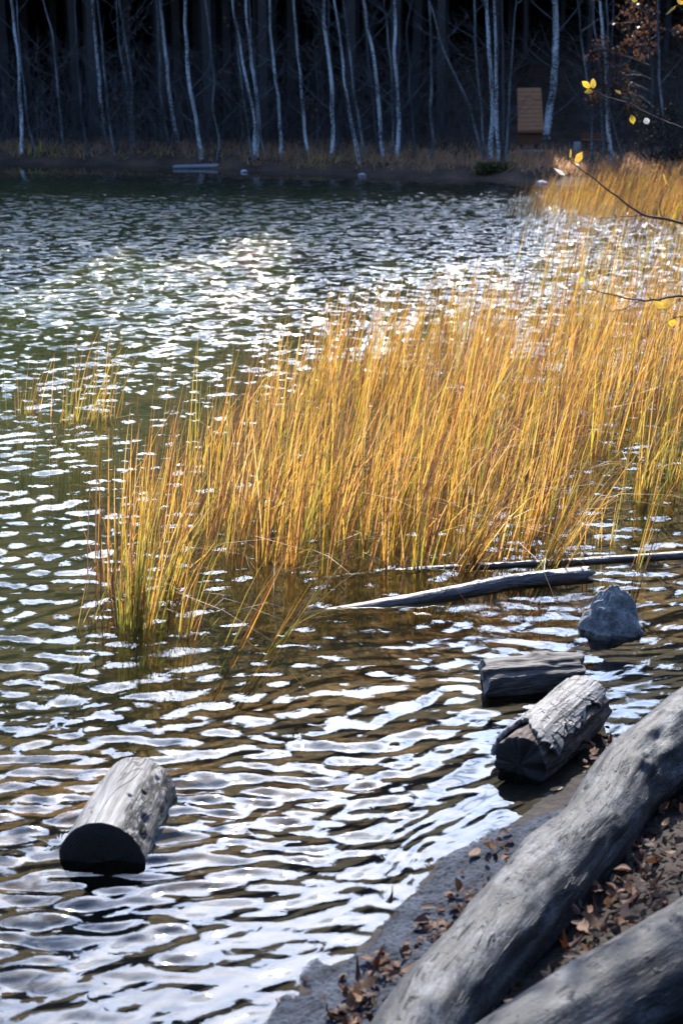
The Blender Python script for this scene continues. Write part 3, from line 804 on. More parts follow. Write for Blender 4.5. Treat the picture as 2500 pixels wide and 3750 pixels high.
def plain_log(name, P, rad, n=40, ns=20, seed=0, amp=0.12, mat=None, endmat=None, label='', cat='log', knots=(), group=None, ridge=0.0, rot=None, jag=0.0):
    """rounded weathered log with dents, ridges and knots; two cut ends as parts"""
    C = catmull(P, n); T, A, B = frames(C)
    s = np.concatenate([[0], np.cumsum(np.linalg.norm(np.diff(C, axis=0), axis=1))])
    a = np.arange(ns) / ns * 2 * math.pi
    rb = np.interp(np.linspace(0, 1, n), np.linspace(0, 1, len(rad)), rad)
    ca, sa = np.cos(a)[None], np.sin(a)[None]
    r0 = float(np.mean(rad))
    S = s[:, None] / r0
    k = 1 + amp * fbm(ca * 1.1 + seed, sa * 1.1 + seed * 2, S * 0.28, 4) * 1.6 + ridge * vnoise(ca * 4.5 + seed, sa * 4.5, S * 0.10 + seed)
    k = k + 0.35 * amp * vnoise(ca * 3 + seed, sa * 3, S * 1.3)
    for (ks, ka, kr, kd) in knots:                           # position 0-1, angle, size, height (negative = hole)
        da = np.angle(np.exp(1j * (a[None] - ka))) * r0
        dd = np.hypot(da, s[:, None] - ks * s[-1])
        k = k + kd * (np.exp(-(dd / kr) ** 2) - (0.8 * np.exp(-(dd / (kr * 0.4)) ** 2) if kd > 0 else 0))
    rotm = np.zeros_like(k)
    if rot is not None:                                      # a strip of flaking, pitted wood along the log
        band = sstep(rot[0] - 0.15, rot[0] + 0.2, a)[None] * sstep(rot[1] + 0.25, rot[1] - 0.15, a)[None]
        band = band * sstep(-0.35, 0.15, fbm(ca * 2.5 + 1, sa * 2.5, S * 0.7, 3) + 0.12)
        pit = fbm(ca * 7 + seed, sa * 7, S * 3.0, 4)
        hole = sstep(0.12, 0.24, fbm(ca * 11 + 9, sa * 11, S * 2.6 + 2 * vnoise(ca * 3, sa * 3, S), 4))
        k = k + band * (0.05 * np.minimum(pit, 0.10) - 0.012)
        rotm = np.clip(band, 0, 1)
    rad2 = rb[:, None] * k
    V = C[:, None] + (ca[..., None] * A[:, None] + sa[..., None] * B[:, None]) * rad2[..., None]
    L = np.stack([ca * r0 + 0 * S + seed, sa * r0 + 0 * S, s[:, None] + 0 * ca], -1)
    if jag:
        for e in (0, n - 1):                                 # splintered rather than sawn rims
            V[e] += T[e] * (jag * (vnoise(ca[0] * 2.2 + seed, sa[0] * 2.2) + 0.6 * vnoise(ca[0] * 7 + seed, sa[0] * 7)))[:, None]
    base = Vector(C[n // 2]); base.z -= r0
    root = empty(name, base)
    tag(root, label, cat, group)
    me = mesh_np('wood', V.reshape(-1, 3), gridf(n, ns, True)); vattr(me, 'lco', L.reshape(-1, 3)); fattr(me, 'rotm', np.broadcast_to(rotm, V.shape[:2]))
    link('wood', me, mat, root)
    for e, sg in ((0, -1), (n - 1, 1)):
        rg = np.array([1.0, 0.93, 0.62, 0.3, 0.02])
        push = np.array([0, 0.05, 0.06, 0.04, 0.05]) * r0
        VV = C[e] + (V[e] - C[e])[None] * rg[:, None, None] + sg * T[e] * (push[:, None] + 0.04 * r0 * vnoise(rg[:, None] * 6 + seed, ca * 3, sa * 3) * (rg[:, None] < 0.95))[..., None]
        F = gridf(len(rg), ns, True)
        me = mesh_np('cut_end', VV.reshape(-1, 3), F if sg > 0 else F[:, ::-1])
        q = (rg[:, None] * np.stack([ca[0], sa[0]], 0)[:, None, :]).reshape(2, -1).T * r0
        vattr(me, 'lco', np.concatenate([q, np.full((len(q), 1), float(e))], 1))
        link('cut_end', me, endmat or mat, root)
    return root, C, T, A, B, V
PLANK = flat_mat('pale_drift', (0.16, 0.163, 0.172), 0.6, 12, 0.3)
plain_log('floating_log', [W(635, 612, 0.05), W(715, 611, 0.05), W(800, 610, 0.06)], [0.07, 0.09, 0.10], 16, 12, 3, 0.08, PLANK, PLANK,
          'pale log floating at the water edge of the far left bank')

# --- wooden hut with a steep plank face on short legs
def box(buf, c, sx_, sy_, sz, rx=0.0, ry=0.0):
    v = np.array([[x, y, z] for z in (-.5, .5) for y in (-.5, .5) for x in (-.5, .5)]) * np.array([sx_, sy_, sz])
    if rx:
        cr, sr = math.cos(rx), math.sin(rx); v = np.stack([v[:, 0], v[:, 1] * cr - v[:, 2] * sr, v[:, 1] * sr + v[:, 2] * cr], -1)
    if ry:
        cr, sr = math.cos(ry), math.sin(ry); v = np.stack([v[:, 0] * cr + v[:, 2] * sr, v[:, 1], -v[:, 0] * sr + v[:, 2] * cr], -1)
    buf.add(v + np.asarray(c), [[0, 2, 3, 1], [4, 5, 7, 6], [0, 1, 5, 4], [2, 6, 7, 3], [0, 4, 6, 2], [1, 3, 7, 5]])
def plank_mat(name, col):
    m = M(name); c = m.objco()
    nz = m.noise(m.vmul(c, (2, 20, 20)), 3, 5, 0.6).outputs[0]
    k = m.mix(m.mapr(nz, 0.3, 0.7), tuple(x * 0.75 for x in col), tuple(x * 1.2 for x in col))
    m.princ(k, 0.7, m.bump(nz, 0.4, 0.01), 0.2); return m.m
MAT_HUT = plank_mat('hut_planks', (0.27, 0.115, 0.05)); MAT_HUT2 = plank_mat('hut_lower_planks', (0.12, 0.05, 0.024))
hb = hit(1940, 548); hz = gz(hb.x, hb.y)
hut = empty('wooden_hut', (hb.x, hb.y, hz)); tag(hut, 'narrow brown wooden hut with steep plank roof on short legs', 'hut')
px = hb.y / FPX
def P3(u, v, dy): q = AY(u, v, hb.y + dy); return q
# roof planks: overlapping boards leaning back
bot, top = AY(1942, 478, hb.y), AY(1936, 322, hb.y + 0.75)
nb = 10
for i in range(nb):
    t0 = (i + 0.5) / nb
    c = bot.lerp(top, t0); wpl = (92 - 8 * t0) * px
    b = Buf(); ang = math.atan2(top.y - bot.y, top.z - bot.z)
    box(b, c, wpl + 0.01 * g2.random(), 0.03, (top - bot).length / nb * 0.96, -ang - 0.05, -0.012)
    link('roof_plank', b.mesh('roof_plank', False), MAT_HUT, hut)
b = Buf(); box(b, AY(1942, 482, hb.y + 0.02), 94 * px, 0.06, 0.05); link('eave_board', b.mesh('eave_board', False), MAT_HUT, hut)
for i in range(4):
    b = Buf(); box(b, AY(1940, 493 + i * 10.5, hb.y + 0.16), 84 * px, 0.03, 0.098); link('wall_plank', b.mesh('wall_plank', False), MAT_HUT2, hut)
for s in (-1, 1):
    q = AY(1940 + s * 41, 430, hb.y + 0.55)
    for j in range(4):
        dy_ = 0.30 + j * 0.14; zt_ = bot.z + (dy_ - 0.07) / 0.75 * (top.z - bot.z) - 0.03; zb_ = hz + 0.30
        b = Buf(); box(b, (q.x, hb.y + dy_, (zt_ + zb_) / 2), 0.03, 0.134, zt_ - zb_); link('side_plank', b.mesh('side_plank', False), MAT_HUT2, hut)
    for dy in (0.24, 0.74):
        b = Buf(); box(b, (AY(1940 + s * 30, 540, hb.y).x, hb.y + dy, hz + 0.08), 0.06, 0.06, 0.46); link('leg', b.mesh('leg', False), MAT_HUT2, hut)
b = Buf(); box(b, (AY(1940, 540, hb.y).x, hb.y + 0.49, hz + 0.26), 78 * px, 0.60, 0.04); link('floor_board', b.mesh('floor_board', False), MAT_HUT2, hut)
q = hit(1950, 556)
o = link('stone_slab', rock_mesh('stone_slab', (0.75, 0.3, 0.07), g2, 2), flat_mat('slab_grey', (0.16, 0.15, 0.15))); o.location = q
tag(o, 'low grey stone slab on the ground in front of the wooden hut', 'stone')
# --- bench with a pale block at its left end
qb = hit(2150, 560)
bench = empty('wooden_bench', qb); tag(bench, 'low dark wooden bench on the grass right of the hut', 'bench')
xl, xr = AY(2132, 540, qb.y).x, AY(2245, 540, qb.y).x
for j in range(3):
    b = Buf(); box(b, ((xl + xr) / 2, qb.y + 0.14 * j, qb.z + 0.42), xr - xl, 0.125, 0.04); link('seat_plank', b.mesh('seat_plank', False), MAT_HUT2, bench)
for xk in (xl + 0.15, xr - 0.15):
    b = Buf(); box(b, (xk, qb.y + 0.14, qb.z + 0.19), 0.10, 0.30, 0.42); link('leg', b.mesh('leg', False), MAT_HUT2, bench)
b = Buf(); box(b, ((xl + xr) / 2, qb.y + 0.47, qb.z + 0.5), xr - xl, 0.03, 0.30); link('backrest', b.mesh('backrest', False), MAT_HUT2, bench)
bm = bmesh.new(); bmesh.ops.create_cube(bm, size=1)
for v_ in bm.verts: v_.co = Vector((v_.co.x * 0.22, v_.co.y * 0.22, v_.co.z * 0.42))
bmesh.ops.bevel(bm, geom=bm.edges[:], offset=0.02, segments=2, affect='EDGES')
me = bpy.data.meshes.new('stone_post'); bm.to_mesh(me); bm.free()
o = link('stone_post', me, MAT_PALESTONE); qp = hit(2110, 562); o.location = (qp.x, qp.y, qp.z + 0.17)
tag(o, 'short pale stone post standing left of the low bench', 'post')
# dark shrub at the right edge
def shrub(name, u, v, label, w, h, n, colr, y0=42.0):
    b = hit(u, v, y0=y0); root = empty(name, b); tag(root, label, 'bush')
    bb = Buf()
    for k in range(9):
        e = np.array([b.x + g2.normal() * w * 0.5, b.y + g2.normal() * 0.3, b.z + h * (0.5 + 0.5 * g2.random())])
        C = catmull([tuple(b), ((b.x + e[0]) / 2 + g2.normal() * 0.1, b.y, (b.z + e[2]) / 2), tuple(e)], 6)
        bb.add(*tube(C, np.linspace(0.02, 0.005, 6), 5))
    me = bb.mesh('stems'); link('stems', me, MAT_TWIG, root)
    cen = [(b.x + g2.normal() * w * 0.45, b.y + g2.normal() * 0.4, b.z + h * g2.random()) for k in range(22)]
    V, F, c = leaf_cloud(g2, cen, [0.35] * 22, n, 0.09, colr)
    me = mesh_np('foliage', V, F, False); cattr(me, 'col', c)
    o = link('foliage', me, MAT_DEAD, root); o['kind'] = 'stuff'
DK = [(0.02, 0.02, 0.017), (0.03, 0.022, 0.016), (0.015, 0.018, 0.014)]
shrub('dark_bush', 2390, 610, 'dark tangled bush behind the distant reeds, below the brown beech', 1.3, 1.9, 1500, DK)
shrub('dark_bush', 2480, 612, 'dark bush cut by the right edge, behind the distant reeds', 0.9, 2.0, 900, DK)
# mossy hummock under the big clump
q = hit(1810, 620)
V, F, c = leaf_cloud(g2, [(q.x + dx, q.y - 0.2, q.z + 0.05) for dx in (-0.45, -0.2, 0.0, 0.25, 0.5)], [0.24] * 5, 1500, 0.07, [(0.07, 0.07, 0.015), (0.02, 0.018, 0.01), (0.11, 0.10, 0.02)])
me = mesh_np('moss_hummock', V, F, False); cattr(me, 'col', c)
o = link('moss_hummock', me, MAT_DEAD); tag(o, 'dark mossy hummock at the foot of the big birch clump', 'moss', kind='stuff')
# ================================================================== REEDS
GOLD = np.array([(0.57, 0.255, 0.030), (0.75, 0.38, 0.075), (0.66, 0.36, 0.12), (0.20, 0.066, 0.015), (0.61, 0.315, 0.05), (0.46, 0.32, 0.03), (0.09, 0.035, 0.014), (0.07, 0.03, 0.014)])
GREEN = np.array([(0.26, 0.30, 0.04), (0.34, 0.34, 0.05), (0.16, 0.21, 0.03)])
def blades(P, g, hmean=1.15, hvar=0.3, lean=(0.16, 0.0), leanv=0.10, curl=0.22, green=0.2, width=0.0053, seg=6, dark_base=0.8):
    """curved ribbons standing at the points P (n,2); returns verts, faces, colours"""
    n = len(P)
    x, y = P[:, 0], P[:, 1]
    zb = np.minimum(ground_z(x, y), -0.02) - 0.02
    H = hmean * (1 - hvar + 2 * hvar * g.random(n)) * np.where(g.random(n) < 0.25, 0.62, 1.0)
    lx = lean[0] + g.normal(size=n) * leanv; ly = lean[1] + g.normal(size=n) * leanv
    H = H * (1 + 0.06 * sstep(1000, 500, 1250 + FPX * x / (y * CP + CAM_H * SP)) * (n > 400))
    cu = curl * (0.1 + 2.2 * g.random(n) ** 2.0) * np.where(g.random(n) < 0.12, 2.6, 1)
    ca = g.normal(size=n) * 0.9
    kink = g.random(n) < 0.17
    t = np.linspace(0, 1, seg + 1)[None]
    top = H[:, None] + 0 * t
    px_ = x[:, None] + (lx[:, None] * t + (cu * np.cos(ca))[:, None] * t ** 3) * H[:, None]
    py_ = y[:, None] + (ly[:, None] * t + (cu * np.sin(ca))[:, None] * t ** 3) * H[:, None]
    drop = (cu ** 2)[:, None] * t ** 4 * 0.9
    pz_ = zb[:, None] + (H - zb)[:, None] * (t * (1 - 0.04) - drop * 0.8)
    kk = np.where(kink, 0.45 + 0.3 * g.random(n), 2.0)[:, None]
    over = np.maximum(t - kk, 0)
    px_ += over * H[:, None] * (0.5 * np.sign(np.cos(ca)))[:, None]; pz_ -= over * H[:, None] * (1.0 + 0.3 * g.random(n))[:, None]
    yaw = g.random(n) * math.pi
    w = width * (0.6 + 0.9 * g.random(n))[:, None] * (1 - t ** 2.2 * 0.92)
    dx, dy = np.cos(yaw)[:, None] * w, np.sin(yaw)[:, None] * w
    Lv = np.stack([px_ - dx, py_ - dy, pz_], -1); Rv = np.stack([px_ + dx, py_ + dy, pz_], -1)
    V = np.stack([Lv, Rv], 2).reshape(n, -1, 3)
    k = np.arange(seg)
    f = np.stack([2 * k, 2 * k + 1, 2 * k + 3, 2 * k + 2], -1)
    F = (f[None] + (np.arange(n) * 2 * (seg + 1))[:, None, None]).reshape(-1, 4)
    c = GOLD[g.integers(0, len(GOLD), n)] * (0.5 + 0.65 * g.random(n))[:, None]
    gr = GREEN[g.integers(0, len(GREEN), n)]
    gi = g.random(n) < green
    dead = g.random(n) < 0.14
    tt = t[0][None, :, None]
    colr = c[:, None] + 0 * tt
    # green blades stay green low down and turn gold towards the tip
    colr = np.where(gi[:, None, None], gr[:, None] * (1 - tt ** 1.5) + c[:, None] * tt ** 1.5, colr)
    colr = np.where(dead[:, None, None], np.array([0.13, 0.06, 0.03])[None, None], colr)
    # brown old sheaths at every foot, and shading there put into the colour
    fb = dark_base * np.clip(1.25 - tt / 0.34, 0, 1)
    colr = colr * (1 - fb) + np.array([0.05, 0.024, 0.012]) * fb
    tipf = np.clip((tt - 0.8) / 0.2, 0, 1) * 0.45
    colr = colr * (1 - tipf) + np.array([0.30, 0.13, 0.05]) * tipf
    colr = np.repeat(colr, 2, 1).reshape(-1, 3)
    return V.reshape(-1, 3), F, colr
def inpoly(x, y, poly):
    poly = np.asarray(poly); ins = np.zeros(x.shape, bool); n = len(poly)
    for i in range(n):
        ax, ay = poly[i]; bx, by = poly[(i + 1) % n]
        ins ^= ((ay > y) != (by > y)) & (x < (bx - ax) * (y - ay) / (by - ay + 1e-12) + ax)
    return ins
def scatter(pxpoly, dens, g, clump=0.5, cs=1.6):
    poly = np.array([w2(u, v) for u, v in pxpoly])
    lo, hi = poly.min(0), poly.max(0)
    n = int((hi[0] - lo[0]) * (hi[1] - lo[1]) * dens)
    x = lo[0] + (hi[0] - lo[0]) * g.random(n); y = lo[1] + (hi[1] - lo[1]) * g.random(n)
    jx, jy = 0.25 * vnoise(x * 1.8, y * 1.8, 2.2), 0.5 * vnoise(x * 1.5, y * 1.5, 6.1)
    ok = inpoly(x + jx, y + jy, poly)
    k = sstep(-0.16, 0.20, fbm(x * cs, y * cs * 0.8, 3.3, 4) + 0.05)
    ok &= g.random(n) < (1 - clump) + clump * k
    return np.stack([x[ok], y[ok]], -1)
g3 = np.random.default_rng(31)
main_poly = [(370, 2085), (430, 2130), (520, 2080), (640, 2075), (800, 2085), (1000, 2085), (1200, 2050), (1400, 2050), (1560, 2060), (1750, 2050),
             (1930, 2050), (2030, 1960), (2070, 1800), (2130, 1640), (2260, 1560), (2500, 1500), (2640, 1440), (2640, 1150), (2300, 1190), (1950, 1240), (1600, 1290),
             (1350, 1330), (1180, 1390), (1060, 1480), (900, 1530), (760, 1620), (600, 1720), (480, 1820), (400, 1950)]
mid_poly = [(500, 1760), (700, 1600), (900, 1480), (1150, 1330), (1400, 1210), (1700, 1110), (2000, 1010), (2300, 930), (2640, 880),
            (2640, 1150), (2200, 1180), (1800, 1260), (1400, 1380), (1100, 1500), (800, 1700), (520, 1900)]
right_poly = [(2120, 1640), (2200, 1480), (2640, 1380), (2640, 1790), (2500, 1800), (2400, 1640), (2280, 1700)]
back_poly = [(1700, 1060), (1850, 960), (2050, 905), (2300, 870), (2640, 850), (2640, 960), (2300, 1000), (1950, 1060)]
B = Buf()
for poly, dens, kw in ((main_poly, 260, dict(green=0.18)), (mid_poly, 30, dict(green=0.45, hmean=1.25)), (right_poly, 60, dict(green=0.5, hmean=0.95)),
                       (back_poly, 14, dict(green=0.45, hmean=1.0))):
    P = scatter(poly, dens, g3, 0.85)
    ub = 1250 + FPX * P[:, 0] / (P[:, 1] * CP + CAM_H * SP)
    P = P[g3.random(len(P)) < (0.32 + 0.68 * sstep(450, 1150, ub)) * (1 - 0.4 * sstep(1950, 2300, ub))]
    # tufts: pull blades together towards tuft centres
    cell = 0.27
    key = np.floor(P / cell)
    ctr = (key + 0.5 + 0.35 * np.stack([vnoise(key[:, 0] * 1.37, key[:, 1] * 2.11), vnoise(key[:, 0] * 2.7 + 8, key[:, 1] * 1.9)], -1)) * cell
    P = ctr + (P - ctr) * 0.5
    kl = 0.16 + 0.07 * vnoise(P[:, 0] * 0.9, P[:, 1] * 0.9, 5.5)
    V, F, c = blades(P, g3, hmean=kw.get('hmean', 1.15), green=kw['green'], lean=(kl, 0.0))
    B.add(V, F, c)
P = scatter(main_poly, 34, g3, 0.5)             # thin dead blades lying across the others
V, F, c = blades(P, g3, hmean=0.85, hvar=0.4, green=0.0, leanv=0.55, curl=0.5, width=0.0022)
B.add(V, F, c * np.array([0.55, 0.45, 0.5]))
me = B.mesh('reed_bed'); cattr(me, 'col', np.concatenate(B.A))
o = link('reed_bed', me, MAT_REED); tag(o, 'dense bed of golden reeds standing in the shallow water', 'reeds', kind='stuff')
# far reed bed
far_poly = [(1835, 790), (1900, 800), (2100, 800), (2300, 815), (2650, 830), (2650, 690), (2300, 690), (2100, 712), (1950, 740)]
P = scatter(far_poly, 125, g3, 0.45, 0.8)
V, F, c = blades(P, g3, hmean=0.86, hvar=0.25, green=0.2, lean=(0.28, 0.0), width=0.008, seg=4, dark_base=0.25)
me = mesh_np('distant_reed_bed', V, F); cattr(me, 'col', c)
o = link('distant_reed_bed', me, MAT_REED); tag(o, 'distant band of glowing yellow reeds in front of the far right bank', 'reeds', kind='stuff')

def tuft(u, v, n, spread, label, **kw):
    q = W(u, v)
    root = empty('reed_tuft', (q.x, q.y, gz(q.x, q.y))); tag(root, label, 'reeds', 'single reed tufts at the edge of the bed')
    P = np.stack([q.x + g3.normal(size=n) * spread, q.y + g3.normal(size=n) * spread * 0.8], -1)
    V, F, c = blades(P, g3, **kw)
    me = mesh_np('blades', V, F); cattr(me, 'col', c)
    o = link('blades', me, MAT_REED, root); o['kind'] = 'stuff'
tuft(65, 1510, 34, 0.05, 'lone dark tuft at the left edge, out in the open water', hmean=0.75, green=0.2, dark_base=0.9)
tuft(250, 1545, 60, 0.20, 'sparse green and gold tuft second from the left, in open water', hmean=0.95, green=0.55)
tuft(330, 1530, 34, 0.16, 'loose bent tuft between the second tuft and the reed bed', hmean=0.95, green=0.45)
tuft(480, 2290, 120, 0.055, 'dense green-footed tuft standing foremost at the left front of the bed', hmean=1.15, green=0.65, lean=(0.10, 0), dark_base=0.3)
tuft(440, 2170, 90, 0.07, 'golden tuft just behind the foremost green-footed one', hmean=1.15, green=0.2, lean=(0.10, 0))
tuft(560, 2190, 55, 0.07, 'thin slanting golden tuft right of the foremost green-footed one', hmean=1.1, green=0.3, lean=(0.30, 0))
tuft(640, 2330, 20, 0.03, 'few leaning stalks with a dark foot, right of the foremost tuft', hmean=0.9, green=0.5, lean=(0.28, 0))
tuft(840, 2355, 16, 0.05, 'few long stalks lying low over the water, pointing right', hmean=0.62, green=0.6, lean=(1.15, 0.35), leanv=0.12)
tuft(740, 2345, 9, 0.04, 'four or five thin slanted stalks left of the low lying ones', hmean=0.85, green=0.3, lean=(0.65, 0.1))
tuft(230, 2290, 10, 0.03, 'wispy green stalks slanting right, left of the foremost tuft', hmean=0.6, green=0.9, lean=(0.6, 0.2))
tuft(1520, 2075, 22, 0.035, 'upright green tuft in front of the bed near the thin log', hmean=0.75, green=0.8, lean=(0.0, 0))
tuft(1600, 2085, 46, 0.06, 'golden tuft slanting far right in front of the bed', hmean=0.95, green=0.35, lean=(0.62, 0))
tuft(1940, 2070, 60, 0.06, 'bright tuft slanting right over the thin log', hmean=1.0, green=0.5, lean=(0.5, 0))
tuft(2300, 2080, 14, 0.03, 'small sparse tuft standing in the thin sunken trunk line at right', hmean=0.55, green=0.6, lean=(0.3, 0))
tuft(2340, 1840, 70, 0.06, 'dark-footed green tuft standing alone at the right', hmean=1.0, green=0.75, lean=(0.04, 0), leanv=0.07)
tuft(2170, 1990, 22, 0.06, 'loose thin tuft between the bed and the lone dark-footed tuft', hmean=0.75, green=0.5, lean=(0.05, 0))
tuft(2440, 1750, 60, 0.10, 'dark green tuft near the right edge', hmean=1.0, green=0.7, lean=(0.05, 0))
tuft(2360, 1830, 10, 0.02, 'bundle of dark dead stalks tilting right from the lone dark-footed tuft', hmean=0.62, green=0.0, lean=(0.75, 0), dark_base=1.0)
# ================================================================== LOGS AND STONE
HP = math.pi / 2
# left cut log
plain_log('cut_log', [W(382, 3150, 0.0), W(447, 3018, 0.01), W(512, 2892, 0.02)], [0.222, 0.215, 0.20], 130, 150, 4, 0.06, MAT_PALE, MAT_END,
          'short pale cut log with black end face floating at the lower left', knots=[(0.30, 0.62, 0.024, -0.16), (0.55, 0.95, 0.014, -0.14), (0.14, 0.42, 0.032, -0.10), (0.82, 0.8, 0.012, -0.12), (0.42, 1.25, 0.010, -0.12)], ridge=0.012, rot=(0.1, 1.15))
# short dark log behind the broken one
plain_log('short_log', [W(1772, 2500, 0.03), W(1960, 2478, 0.05), W(2118, 2460, 0.06)], [0.15, 0.155, 0.125], 90, 90, 9, 0.2, MAT_BROWNLOG, MAT_END2,
          'short dark brown log with a knot lying in the shallows behind the broken log', knots=[(0.60, 5.6, 0.03, 0.35), (0.62, 1.9, 0.06, 0.22)], ridge=0.07, jag=0.03)
# broken log with a pale shell over a rotten core
nearP, farP = W(1905, 2800, 0.06), W(2140, 2585, 0.10)
midP = nearP.lerp(farP, 0.5)
core, C, T, A, Bv, V = plain_log('broken_log', [nearP, midP, farP], [0.168, 0.178, 0.165], 130, 130, 15, 0.10, MAT_ROT, MAT_END,
          'broken log with jagged pale shell over a dark rotten core at the shore', ridge=0.16, jag=0.025)
n_, ns_ = 120, 120
Cs = catmull([nearP + (nearP - midP) * 0.01, midP, farP + (farP - midP) * 0.02], n_); T_, A_, B_ = frames(Cs)
tt = np.linspace(0, 1, n_)
a0 = 0.62 + 0.42 * fbm(tt * 5 + 2, tt * 0, n=4) + 0.35 * vnoise(tt * 17, tt * 0 + 3) * 0.5 + 0.35 * np.exp(-((tt - 0.72) / 0.10) ** 2)     # ragged right-hand edge
a1 = 3.15 + 0.12 * vnoise(tt * 9, tt * 0 + 7)
step = np.floor(tt * 22) / 22
a0 = a0 + 0.16 * vnoise(step * 22 * 1.7 + 4, step * 0)
ang = a0[:, None] + (a1 - a0)[:, None] * np.linspace(0, 1, ns_)[None]
rs = 0.208 * (1 - 0.06 * tt[:, None]) * (1 + 0.05 * fbm(np.cos(ang) * 2, np.sin(ang) * 2, tt[:, None] * 3, 3) + 0.028 * vnoise(np.floor(ang * 5) * 1.3, np.floor(tt[:, None] * 9 + ang) * 1.9) + 0.02 * vnoise(ang * 16, tt[:, None] * 4))
edge = np.minimum(np.linspace(0, 1, ns_)[None], 1) 
rs = rs + 0.012 * np.exp(-edge * 18) * vnoise(tt[:, None] * 25, edge * 4 + 1)
s0 = 0.02 + 0.20 * np.clip(0.5 + fbm(np.linspace(0, 6, ns_), 0 * np.arange(ns_) + 2.0, n=4) * 1.3, 0, 1) * sstep(1.0, 0.5, np.linspace(0, 1, ns_))
tq = s0[None] + (1 - s0)[None] * tt[:, None]
Cq = Cs[0] + (Cs[-1] - Cs[0]) * tq[..., None]
outer = Cq + (np.cos(ang)[..., None] * A_[:, None] + np.sin(ang)[..., None] * B_[:, None]) * rs[..., None]
inner = Cq + (np.cos(ang)[..., None] * A_[:, None] + np.sin(ang)[..., None] * B_[:, None]) * (rs - 0.028)[..., None]
VV = np.concatenate([outer.reshape(-1, 3), inner.reshape(-1, 3)])
Fo = gridf(n_, ns_); N0 = n_ * ns_
i = np.arange(n_ - 1); j = np.arange(ns_ - 1)
rim = [np.stack([i * ns_, (i + 1) * ns_, (i + 1) * ns_ + N0, i * ns_ + N0], -1), np.stack([i * ns_ + ns_ - 1, i * ns_ + ns_ - 1 + N0, (i + 1) * ns_ + ns_ - 1 + N0, (i + 1) * ns_ + ns_ - 1], -1),
       np.stack([j, j + N0, j + 1 + N0, j + 1], -1), np.stack([(n_ - 1) * ns_ + j, (n_ - 1) * ns_ + j + 1, (n_ - 1) * ns_ + j + 1 + N0, (n_ - 1) * ns_ + j + N0], -1)]
FF = np.concatenate([Fo, Fo[:, ::-1] + N0] + rim)
me = mesh_np('shell', VV, FF)
sl = np.concatenate([[0], np.cumsum(np.linalg.norm(np.diff(Cs, axis=0), axis=1))])
L = np.stack([np.cos(ang) * 0.19 + 5, np.sin(ang) * 0.19, sl[:, None] + 0 * ang], -1).reshape(-1, 3)
vattr(me, 'lco', np.concatenate([L, L]))
sh = link('shell', me, MAT_PALE, core); sh['label'] = 'jagged pale grey outer shell'
# thin log half out of the water
plain_log('thin_log', [W(1120, 2262, -0.07), W(1450, 2212, -0.012), W(1700, 2165, 0.03), W(1900, 2128, 0.045), W(2150, 2106, 0.055)], [0.045, 0.055, 0.06, 0.062, 0.066], 90, 30, 22, 0.10,
          MAT_WET, MAT_WET, 'thin wet dark log lying half out of the water in front of the reeds', ridge=0.08, knots=[(0.6, 2.0, 0.02, 0.3), (0.85, 1.2, 0.02, 0.25)], jag=0.05)
# long sunken trunk with stubs
root, C, T, A, Bv, V = plain_log('sunken_trunk', [W(1180, 2122, -0.08), W(1500, 2090, -0.022), W(1850, 2070, 0.008), W(2140, 2056, 0.014), W(2520, 2032, 0.022), W(2700, 2022, 0.0)],
          [0.02, 0.028, 0.03, 0.033, 0.036, 0.03], 100, 16, 27, 0.10, MAT_WET, MAT_WET, 'long thin sunken trunk with two upright stubs behind the thin log', ridge=0.05)
for (u, v, h, r) in ((1738, 2078, 0.11, 0.018), (2142, 2056, 0.065, 0.02)):
    q = W(u, v, 0.0); Cc = catmull([(q.x, q.y, -0.02), (q.x + 0.004, q.y, h * 0.5), (q.x - 0.004, q.y, h)], 8)
    b = Buf(); vv, ff = tube(Cc, np.array([1.25, 1.1, 1, 1, .95, .95, .9, .35]) * r, 10); b.add(vv, ff)
    me = b.mesh('stub'); vattr(me, 'lco', vv); link('stub', me, MAT_WET, root)
q = W(636, 2125, 0.0); Cc = catmull([(q.x, q.y, -0.15), (q.x + 0.01, q.y, 0.0), (q.x + 0.015, q.y, 0.045)], 8)
b = Buf(); vv, ff = tube(Cc, np.array([1, 1, 1, 1, 1, .95, .8, .2]) * 0.03, 12); b.add(vv, ff); me = b.mesh('stump'); vattr(me, 'lco', vv)
o = link('stump', me, MAT_WET); tag(o, 'small black stub poking out of the water right of the foremost tuft', 'stub')

# stone
bm = bmesh.new(); bmesh.ops.create_icosphere(bm, subdivisions=5, radius=1)
Vr = np.array([v.co for v in bm.verts])
zt = np.clip((Vr[:, 2] + 0.5) / 1.5, 0, 1)
taper = 1 - 0.56 * zt ** 1.1
k = 1 + 0.60 * fbm(Vr[:, 0] * 1.3 + 14.4, Vr[:, 1] * 1.2, Vr[:, 2] * 1.2, 5) + 0.05 * fbm(Vr[:, 0] * 7, Vr[:, 1] * 7, Vr[:, 2] * 7, 3)
for v_, kk, tp, q_ in zip(bm.verts, k, taper, Vr):
    x_, y_, z_ = q_[0] * 0.29 * tp * kk, q_[1] * 0.19 * tp * kk, q_[2]
    z_ = (0.31 * z_ if z_ > 0 else 0.14 * z_) * kk
    v_.co = Vector((x_ - 0.03 * max(z_, 0) / 0.3, y_, z_))
me = bpy.data.meshes.new('stone'); bm.to_mesh(me); bm.free()
for p_ in me.polygons: p_.use_smooth = True
o = link('stone', me, MAT_STONE); o.location = W(2243, 2290, 0.02); tag(o, 'pointed grey stone standing in the calm shallow water at right', 'stone')

